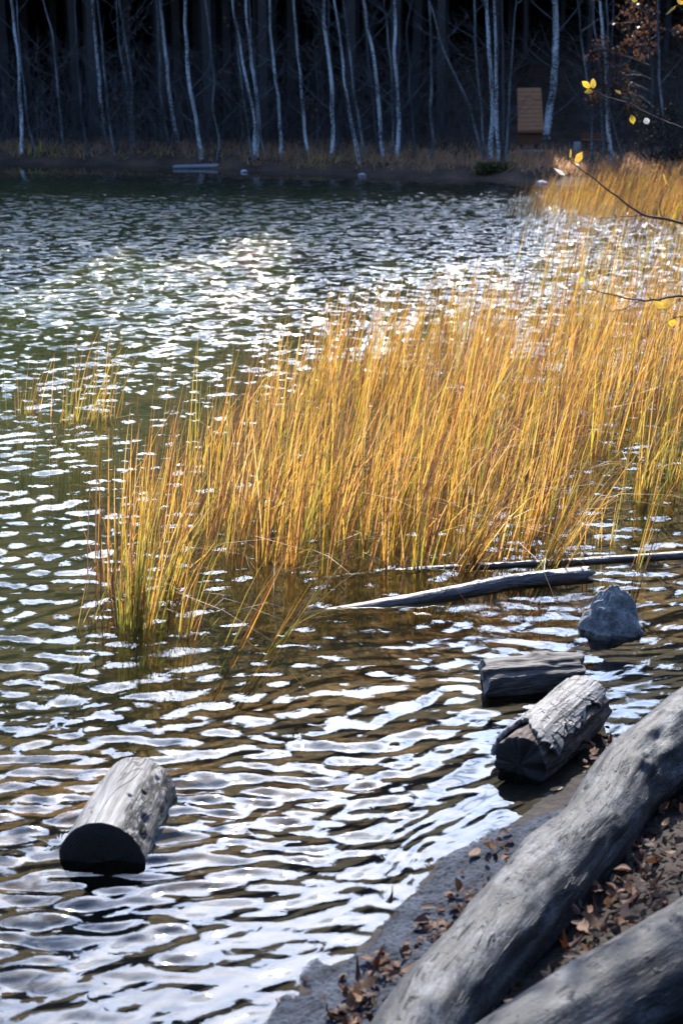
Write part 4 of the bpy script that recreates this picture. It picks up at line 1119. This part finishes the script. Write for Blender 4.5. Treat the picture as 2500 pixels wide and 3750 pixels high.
# big driftwood trunk
plain_log('driftwood_trunk', [W(2860, 2440, 0.32), W(2580, 2640, 0.30), W(2440, 2740, 0.28), W(2290, 2870, 0.26), W(2186, 3030, 0.25), W(2030, 3200, 0.25), W(1850, 3390, 0.24), W(1690, 3590, 0.23), W(1570, 3745, 0.22), W(1440, 3960, 0.2)],
          [0.24, 0.225, 0.22, 0.20, 0.185, 0.195, 0.205, 0.19, 0.185, 0.18], 220, 96, 41, 0.12, MAT_DRIFT, MAT_END2,
          'big bare grey driftwood trunk running diagonally along the shore', ridge=0.03,
          knots=[(0.42, 2.1, 0.06, 0.22), (0.36, 1.9, 0.05, -0.14), (0.55, 2.4, 0.06, 0.16), (0.62, 1.2, 0.05, -0.12), (0.7, 1.0, 0.02, -0.2), (0.5, 0.9, 0.02, -0.2), (0.48, 0.7, 0.015, -0.2), (0.58, 0.8, 0.018, -0.2), (0.3, 1.6, 0.05, 0.14), (0.66, 0.75, 0.015, -0.25), (0.75, 1.6, 0.09, 0.12), (0.22, 1.2, 0.04, -0.12)])
plain_log('driftwood_trunk', [W(3000, 3180, 0.50), W(2620, 3470, 0.46), W(2370, 3630, 0.44), W(2080, 3805, 0.42), W(1870, 3945, 0.40), W(1650, 4130, 0.38)],
          [0.24, 0.24, 0.235, 0.22, 0.22, 0.2], 150, 80, 53, 0.10, MAT_DRIFT2, MAT_END2,
          'second darker driftwood trunk cutting the bottom right corner', ridge=0.025, knots=[(0.45, 1.6, 0.04, 0.2), (0.55, 1.0, 0.05, -0.1)])

# ================================================================== SLUSHY FOAM STRIP
fp = [(930, 3770), (1120, 3570), (1330, 3430), (1500, 3260), (1600, 3110), (1770, 3045), (1960, 2985), (2060, 2960), (2100, 3000), (1990, 3130), (1860, 3260), (1700, 3440), (1560, 3640), (1480, 3800), (1100, 3900)]
poly = np.array([tuple(W(u, v, 0.02)[:2]) for u, v in fp])
lo, hi = poly.min(0), poly.max(0)
nx, ny = 260, 300
X, Y = np.meshgrid(np.linspace(lo[0], hi[0], nx), np.linspace(lo[1], hi[1], ny))
ins = inpoly(X + 0.13 * fbm(X * 7, Y * 7, 1.0, 5), Y + 0.13 * fbm(X * 7 + 5, Y * 7, 2.0, 5), poly)
Z = np.maximum(0.0, ground_z(X, Y)) + 0.016 + 0.012 * fbm(X * 9, Y * 9, 0.5, 4) + 0.006 * vnoise(X * 70, Y * 70)
F = gridf(ny, nx); keep = ins.ravel()[F].all(1); F = F[keep]
used = np.unique(F); remap = -np.ones(nx * ny, int); remap[used] = np.arange(len(used))
soft = ins.astype(float)
for _ in range(45):
    soft[1:-1, 1:-1] = (soft[1:-1, 1:-1] * 2 + soft[:-2, 1:-1] + soft[2:, 1:-1] + soft[1:-1, :-2] + soft[1:-1, 2:]) / 6
Z = Z - 0.014 * sstep(0.95, 0.5, soft)
me = mesh_np('foam', np.stack([X, Y, Z], -1).reshape(-1, 3)[used], remap[F])
fattr(me, 'soft', soft.ravel()[used])
m = M('slushy_foam'); p = m.pos()
n1 = m.noise(p, 130, 3, 0.7).outputs[0]; n2 = m.noise(p, 7, 5).outputs[0]
vo = m.n('TexVoronoi'); vo.inputs['Scale'].default_value = 120; m.l(p, vo.inputs['Vector'])
cf = m.mix(m.mapr(n2, 0.35, 0.65), (0.010, 0.0115, 0.015), (0.034, 0.039, 0.049))
spk = m.mapr(m.noise(p, 260, 2, 0.6).outputs[0], 0.60, 0.70)
cf = m.mix(m.math('MULTIPLY', spk, 0.6), cf, (0.07, 0.075, 0.085))
pb = m.princ(cf, 0.9, m.bump(m.math('ADD', n1, vo.outputs['Distance']), 0.5, 0.003), 0.08)
lace = m.math('ADD', m.attr('soft').outputs['Fac'], m.math('MULTIPLY', m.math('SUBTRACT', m.noise(p, 28, 6, 0.7).outputs[0], 0.5), 1.9))
m.l(m.mapr(lace, 0.58, 0.92), pb.inputs['Alpha'])
o = link('foam', me, m.m); tag(o, 'grey grainy foam strip washed up along the shore beside the trunk', 'foam', kind='stuff')

# ================================================================== DEAD LEAVES
def leaf_mesh(name, L, Wd, curl, fold, col, g, nseg=6, tip=1.0):
    """ovate leaf with a folded midrib, curled along its length; base at the origin, along +X"""
    t = np.linspace(0, 1, nseg + 1)
    w = Wd / 2 * np.sin(np.pi * t ** 0.8) ** 0.8 * (1 + 0.10 * g.normal(size=nseg + 1)); w[0] = w[-1] = Wd * 0.02
    x = L * t; z = curl * L * (t ** 2 - 0.3 * t)
    jit = 0.04 * L * g.normal(size=(nseg + 1, 2))
    Lv = np.stack([x, -w, z + fold * w + jit[:, 0] * (w / Wd)], -1); Mv = np.stack([x, 0 * x, z], -1); Rv = np.stack([x, w, z + fold * w * 0.7 + jit[:, 1] * (w / Wd)], -1)
    V = np.stack([Lv, Mv, Rv], 1).reshape(-1, 3)
    f = []
    for k in range(nseg):
        f += [[3 * k, 3 * k + 3, 3 * k + 4, 3 * k + 1], [3 * k + 1, 3 * k + 4, 3 * k + 5, 3 * k + 2]]
    me = mesh_np(name, V, np.array(f))
    cc = np.tile(np.array(col), (len(V), 1)) * (0.85 + 0.3 * g.random((len(V), 1)))
    cc[1::3] *= 0.72
    cattr(me, 'col', cc)
    return me
g4 = np.random.default_rng(77)
DCOL = [(0.042, 0.016, 0.008), (0.06, 0.023, 0.010), (0.024, 0.011, 0.007), (0.08, 0.036, 0.017), (0.045, 0.025, 0.018), (0.11, 0.056, 0.026)]
DLEAF = [leaf_mesh('dead_leaf', 0.040 + 0.030 * g4.random(), 0.022 + 0.018 * g4.random(), 0.6 * g4.normal(), 0.7 * g4.normal(), DCOL[k % 6], g4) for k in range(12)]
for me in DLEAF: me.materials.append(MAT_DEAD)
def ground_top(x, y): return max(gz(x, y), 0.0)
def put_leaf(u, v, zoff, label, group, s=1.0, flatness=0.32):
    q = W(u, v, 0.03); z = ground_top(q.x, q.y); q = W(u, v, z + zoff)
    o = bpy.data.objects.new('dead_leaf', DLEAF[g4.integers(0, 12)]); COL.objects.link(o)
    o.location = (q.x, q.y, ground_top(q.x, q.y) + zoff)
    o.rotation_euler = (g4.normal() * flatness, g4.normal() * flatness, g4.random() * 6.28)
    o.scale = (s,) * 3
    tag(o, label, 'leaf', group)
for k in range(44):        # row of leaves where the foam meets the trunk
    t = g4.random()
    u, v = np.interp(t, [0, .25, .5, .75, 1], [1250, 1450, 1580, 1790, 2010]), np.interp(t, [0, .25, .5, .75, 1], [3720, 3560, 3400, 3190, 3010])
    put_leaf(u + g4.normal() * 45, v + g4.normal() * 35, 0.035, 'brown curled dead leaf lying on the grey foam strip beside the trunk', 'dead leaves along the foam strip', 0.8 + 0.6 * g4.random())
for (cu_, cv_, nn_) in [(1400, 3530, 16), (1300, 3640, 18), (1620, 3390, 12), (1830, 3110, 10), (1250, 3720, 14), (1700, 3300, 8)]:
    for k in range(nn_):
        put_leaf(cu_ + g4.normal() * 30, cv_ + g4.normal() * 26, 0.03 + 0.03 * g4.random(), 'dark brown dead leaf in a heap where the foam meets the trunk', 'leaf heaps on the foam', 1.0 + 0.5 * g4.random())
for (u, v) in [(1410, 3300), (1110, 3570), (1240, 3590), (1690, 3190), (1625, 3270), (1530, 3405), (1180, 3640), (1010, 3665)]:
    put_leaf(u, v, 0.03, 'single brown leaf apart from the others near the outer edge of the foam', 'stray leaves on the outer foam', 1.0, 0.3)
for k in range(46):        # pocket between the broken log and the trunk
    put_leaf(2200 + g4.normal() * 55, 2745 + g4.normal() * 38, 0.03 + 0.02 * g4.random(), 'reddish brown wet leaf in the pocket between broken log and big trunk', 'leaves in the pocket behind the broken log', 0.8 + 0.5 * g4.random())
for k in range(90):        # gap between the two trunks
    t = g4.random()
    u, v = np.interp(t, [0, .5, 1], [2080, 2290, 2500]), np.interp(t, [0, .5, 1], [3480, 3290, 3020])
    put_leaf(u + g4.normal() * 45, v + g4.normal() * 55, 0.06 + 0.05 * g4.random(), 'brown dead leaf lying on the litter between the two driftwood trunks', 'dead leaves between the two trunks', 0.9 + 0.6 * g4.random(), 0.4)
q = W(2010, 2893, 0.012); o = bpy.data.objects.new('dead_leaf', leaf_mesh('dead_leaf', 0.085, 0.04, 0.1, 0.1, (0.22, 0.14, 0.06), g4)); o.data.materials.append(MAT_DEAD)
COL.objects.link(o); o.location = q; o.rotation_euler = (0, 0, 0.3); tag(o, 'pale tan leaf floating in the dark water below the broken log', 'leaf')
# loose litter as one mass
n = 20000
x = -1.5 + 6.5 * g4.random(n); y = 2.0 + 9.5 * g4.random(n)
d = sdist(x, y); ok = (d > 0.12) & (g4.random(n) < sstep(0.1, 0.6, d)); x, y = x[ok], y[ok]; n = len(x)
z = ground_z(x, y) + 0.01 + 0.04 * g4.random(n)
a = g4.random(n) * 6.28; tl = g4.normal(size=n) * 0.5
ax = np.stack([np.cos(a) * np.cos(tl), np.sin(a) * np.cos(tl), np.sin(tl)], -1); bx = np.cross(ax, np.stack([0.4 * g4.normal(size=n), 0.4 * g4.normal(size=n), np.ones(n)], -1)); bx /= np.linalg.norm(bx, axis=1)[:, None]
Pc = np.stack([x, y, z], -1); Lh = (0.018 + 0.018 * g4.random(n))[:, None]
cu = np.array([0, 0, 1.0]) * (0.012 * g4.normal(size=n))[:, None]
VV = np.stack([Pc - ax * Lh, Pc - bx * Lh * 0.55 + cu, Pc + ax * Lh, Pc + bx * Lh * 0.55 + cu], 1).reshape(-1, 3)
me = mesh_np('leaf_litter', VV, (np.arange(n) * 4)[:, None] + np.array([[0, 1, 2, 3]]), False)
cattr(me, 'col', np.repeat(np.array(DCOL)[g4.integers(0, 6, n)] * (0.25 + 0.5 * g4.random(n))[:, None], 4, 0))
o = link('leaf_litter', me, MAT_DEAD); tag(o, 'carpet of brown dead leaves on the near bank around the trunks', 'leaf litter', kind='stuff')

# ================================================================== OVERHANGING TREE AT RIGHT (stem outside the picture)
DEP = 8.2
tb = Vector((4.6, 8.6, 0)); tb.z = gz(tb.x, tb.y)
tree = empty('leaning_tree', tb); tag(tree, 'nearly bare tree reaching thin branches with last yellow leaves in from the right edge', 'tree')
Ct = catmull([tb - Vector((0, 0, .2)), tb + Vector((-0.15, -0.1, 1.6)), tb + Vector((-0.35, -0.25, 3.2)), tb + Vector((-0.5, -0.3, 5.0)), tb + Vector((-0.8, -0.4, 7.0))], 30)
me = trunk_mesh('trunk', Ct, np.linspace(0.09, 0.02, 30), 12); link('trunk', me, MAT_GREYBARK, tree)
YEL = (0.62, 0.40, 0.03)
def px_tube(buf, pts, r0, r1, n=14, dep=DEP, wob=0.006):
    P = [AD(u, v, dep + dz) for (u, v, dz) in pts]
    C = catmull(P, n)
    C[1:-1] += wob * np.stack([vnoise(np.arange(1, n - 1) * 1.9 + pts[0][0], np.arange(1, n - 1) * 0.7, k * 3.1) for k in range(3)], -1)
    V, F = tube(C, np.linspace(r0, r1, n), 7); buf.add(V, F)
    return C
def leaf_on(parent, u, v, u2, v2, wpx, col, dz=0.0, roll=0.0, curl=0.1, fold=0.25):
    a, e = AD(u, v, DEP + dz), AD(u2, v2, DEP + dz + 0.01)
    d = e - a; L = d.length
    me = leaf_mesh('leaf', L, wpx * DEP / FPX, curl, fold, col, g4)
    xax = d.normalized(); view = -(ray((u + u2) / 2, (v + v2) / 2)).normalized()
    yax = view.cross(xax).normalized(); zax = xax.cross(yax)
    m3 = Matrix((xax, yax, zax)).transposed() @ Matrix.Rotation(roll, 3, 'X')
    co = np.empty(len(me.vertices) * 3, np.float32); me.vertices.foreach_get('co', co); co = co.reshape(-1, 3)
    co = co @ np.array(m3).T + np.array(a); me.vertices.foreach_set('co', co.astype(np.float32).ravel())
    o = bpy.data.objects.new('leaf', me); COL.objects.link(o); me.materials.append(MAT_LEAF); o.parent = parent
def branch(trunk_k, pts, r0, r1, twigs, leaves):
    b = Buf()
    base = Vector(Ct[trunk_k])
    P0 = AD(*pts[0][:2], DEP + pts[0][2])
    C0 = catmull([base, base.lerp(P0, 0.5) + Vector((0, 0, 0.12)), P0], 10)
    V, F = tube(C0, np.linspace(r0 * 1.7, r0, 10), 7); b.add(V, F)
    px_tube(b, pts, r0, r1, 26)
    for tw in twigs: px_tube(b, tw[0], tw[1], tw[1] * 0.45, 8, wob=0.003)
    me = b.mesh('branch'); o = link('branch', me, MAT_TWIG, tree)
    for lf in leaves: leaf_on(o, *lf)
YE, YO, WH = (0.66, 0.42, 0.03), (0.60, 0.34, 0.03), (0.62, 0.58, 0.50)
z0 = 0.0
branch(14, [(2560, 480, 0), (2500, 468, 0), (2420, 440, 0), (2350, 408, 0), (2290, 375, 0), (2240, 362, 0), (2190, 340, 0), (2165, 326, 0)], 0.0065, 0.002,
       [([(2310, 388, 0), (2285, 358, 0), (2272, 344, 0)], 0.0018), ([(2405, 442, 0), (2385, 452, 0), (2370, 455, 0)], 0.0012), ([(2365, 412, 0), (2365, 395, 0), (2364, 385, 0)], 0.0012),
        ([(2388, 425, 0), (2382, 400, 0), (2380, 386, 0)], 0.0012), ([(2335, 414, 0), (2318, 412, 0), (2308, 418, 0)], 0.001)],
       [(2160, 322, 2130, 298, 22, YE), (2170, 324, 2170, 288, 22, YE, -0.02), (2172, 332, 2138, 340, 20, YE, 0.01, 0.6), (2272, 345, 2248, 330, 12, YO, 0, 0.8),
        (2312, 422, 2318, 455, 24, YE, 0, 0.3), (2312, 420, 2308, 434, 8, YO), (2368, 455, 2362, 432, 24, WH, 0, 0.2)])
branch(12, [(2560, 825, 0), (2500, 815, 0), (2430, 800, 0), (2360, 790, 0), (2300, 755, 0), (2240, 708, 0), (2180, 660, 0), (2140, 628, 0), (2105, 603, 0), (2085, 578, 0)], 0.008, 0.002,
       [([(2145, 645, 0), (2110, 645, 0), (2068, 642, 0)], 0.0018), ([(2350, 790, 0), (2270, 794, 0), (2180, 802, 0)], 0.003), ([(2425, 800, 0), (2412, 750, 0), (2440, 695, 0), (2438, 675, 0)], 0.0026),
        ([(2412, 752, 0), (2402, 742, 0), (2394, 738, 0)], 0.0015), ([(2372, 790, 0), (2374, 770, 0), (2375, 755, 0)], 0.0015), ([(2255, 795, 0), (2242, 775, 0), (2236, 755, 0)], 0.0018),
        ([(2360, 795, 0), (2330, 830, 0), (2315, 852, 0)], 0.002), ([(2260, 796, 0), (2248, 808, 0), (2238, 822, 0)], 0.0012), ([(2285, 797, 0), (2268, 810, 0), (2252, 822, 0)], 0.0012),
        ([(2230, 697, 0), (2234, 680, 0), (2240, 664, 0)], 0.0016), ([(2210, 685, 0), (2202, 668, 0), (2198, 655, 0)], 0.0016), ([(2190, 675, 0), (2175, 676, 0), (2160, 678, 0)], 0.0012),
        ([(2185, 662, 0), (2185, 640, 0), (2187, 618, 0)], 0.0012), ([(2148, 634, 0), (2145, 600, 0), (2146, 568, 0)], 0.0012), ([(2500, 812, 0), (2492, 780, 0), (2489, 760, 0)], 0.0018)],
       [(2104, 598, 2130, 556, 24, YO, 0, 0.2), (2086, 580, 2088, 546, 9, YE, 0, 0.6), (2068, 642, 2026, 616, 11, WH, 0, 0.2), (2120, 605, 2102, 600, 6, WH), (2440, 680, 2424, 634, 8, YO, 0, 0.5)])
branch(9, [(2570, 1080, 0), (2500, 1082, 0), (2440, 1090, 0), (2380, 1099, 0), (2340, 1100, 0), (2280, 1090, 0), (2220, 1075, 0), (2175, 1062, 0), (2150, 1058, 0)], 0.0075, 0.002,
       [([(2345, 1100, 0), (2290, 1128, 0), (2240, 1140, 0), (2220, 1143, 0)], 0.0028), ([(2160, 1060, 0), (2110, 1060, 0), (2080, 1058, 0)], 0.0018), ([(2155, 1056, 0), (2145, 1030, 0), (2132, 1008, 0)], 0.0016),
        ([(2382, 1096, 0), (2362, 1070, 0), (2345, 1053, 0)], 0.0018), ([(2365, 1072, 0), (2368, 1055, 0), (2370, 1040, 0)], 0.0012), ([(2246, 1140, 0), (2236, 1158, 0), (2228, 1175, 0)], 0.0016),
        ([(2240, 1142, 0), (2220, 1125, 0), (2203, 1115, 0)], 0.0014), ([(2236, 1078, 0), (2236, 1065, 0), (2238, 1055, 0)], 0.0012), ([(2180, 1064, 0), (2178, 1050, 0), (2178, 1040, 0)], 0.0012), ([(2290, 1130, 0), (2272, 1142, 0), (2255, 1152, 0)], 0.0012)],
       [(2078, 1058, 2036, 1040, 13, WH, 0, 0.2), (2138, 1018, 2122, 1032, 14, YE), (2136, 1012, 2142, 1003, 6, WH)])
# clump of bud scales at the branch tip is part of the twig; lower right spray
branch(8, [(2570, 1150, 0), (2500, 1158, 0), (2470, 1164, 0), (2440, 1180, 0), (2418, 1196, 0)], 0.004, 0.0015,
       [([(2468, 1164, 0), (2445, 1145, 0), (2430, 1132, 0)], 0.0018), ([(2490, 1158, 0), (2484, 1145, 0), (2481, 1134, 0)], 0.0012)],
       [(2432, 1128, 2390, 1104, 26, YE, 0, 0.3), (2438, 1128, 2444, 1090, 26, YO), (2462, 1168, 2458, 1198, 26, YE, 0, 0.2), (2500, 1160, 2500, 1140, 24, YE)])
branch(16, [(2580, 340, 0), (2500, 310, 0), (2460, 280, 0), (2430, 255, 0), (2412, 240, 0)], 0.002, 0.001, [], [])
branch(22, [(2600, 60, 0), (2540, 60, 0), (2500, 38, 0), (2482, 24, 0), (2473, 20, 0)], 0.003, 0.0015, [([(2490, 30, 0), (2483, 22, 0), (2478, 8, 0), (2470, -20, 0)], 0.0015)],
       [(2474, 20, 2437, 58, 9, YO, 0, 0.4, 0.25), (2482, 14, 2488, -22, 16, YE, 0, 0.3), (2484, 14, 2520, 2, 12, YO), (2330, 6, 2310, -10, 16, YE)])

# unseen crown added above the frame to shade the lower right shore
cen = []; bb = Buf()
for k in range(34):
    c_ = np.array([1.8 + g4.normal() * 0.75, 11.3 + g4.normal() * 0.6, 6.4 + g4.normal() * 0.5]); c_[2] = max(c_[2], 5.4); cen.append(tuple(c_))
    kk = int(g4.integers(20, 29)); C_ = catmull([Ct[kk], (Ct[kk] + c_) / 2 + np.array([0, 0, 0.25]), c_], 8)
    bb.add(*tube(C_, np.linspace(0.018, 0.004, 8), 5))
me = bb.mesh('shade_crown_limbs'); link('shade_crown_limbs', me, MAT_TWIG, tree)
V, F, c = leaf_cloud(g4, cen, [0.34] * len(cen), 2600, 0.085, [(0.50, 0.32, 0.04), (0.42, 0.24, 0.04), (0.30, 0.16, 0.04)])
me = mesh_np('crown', V, F, False); cattr(me, 'col', c); o = link('crown', me, MAT_LEAF, tree); o['kind'] = 'stuff'
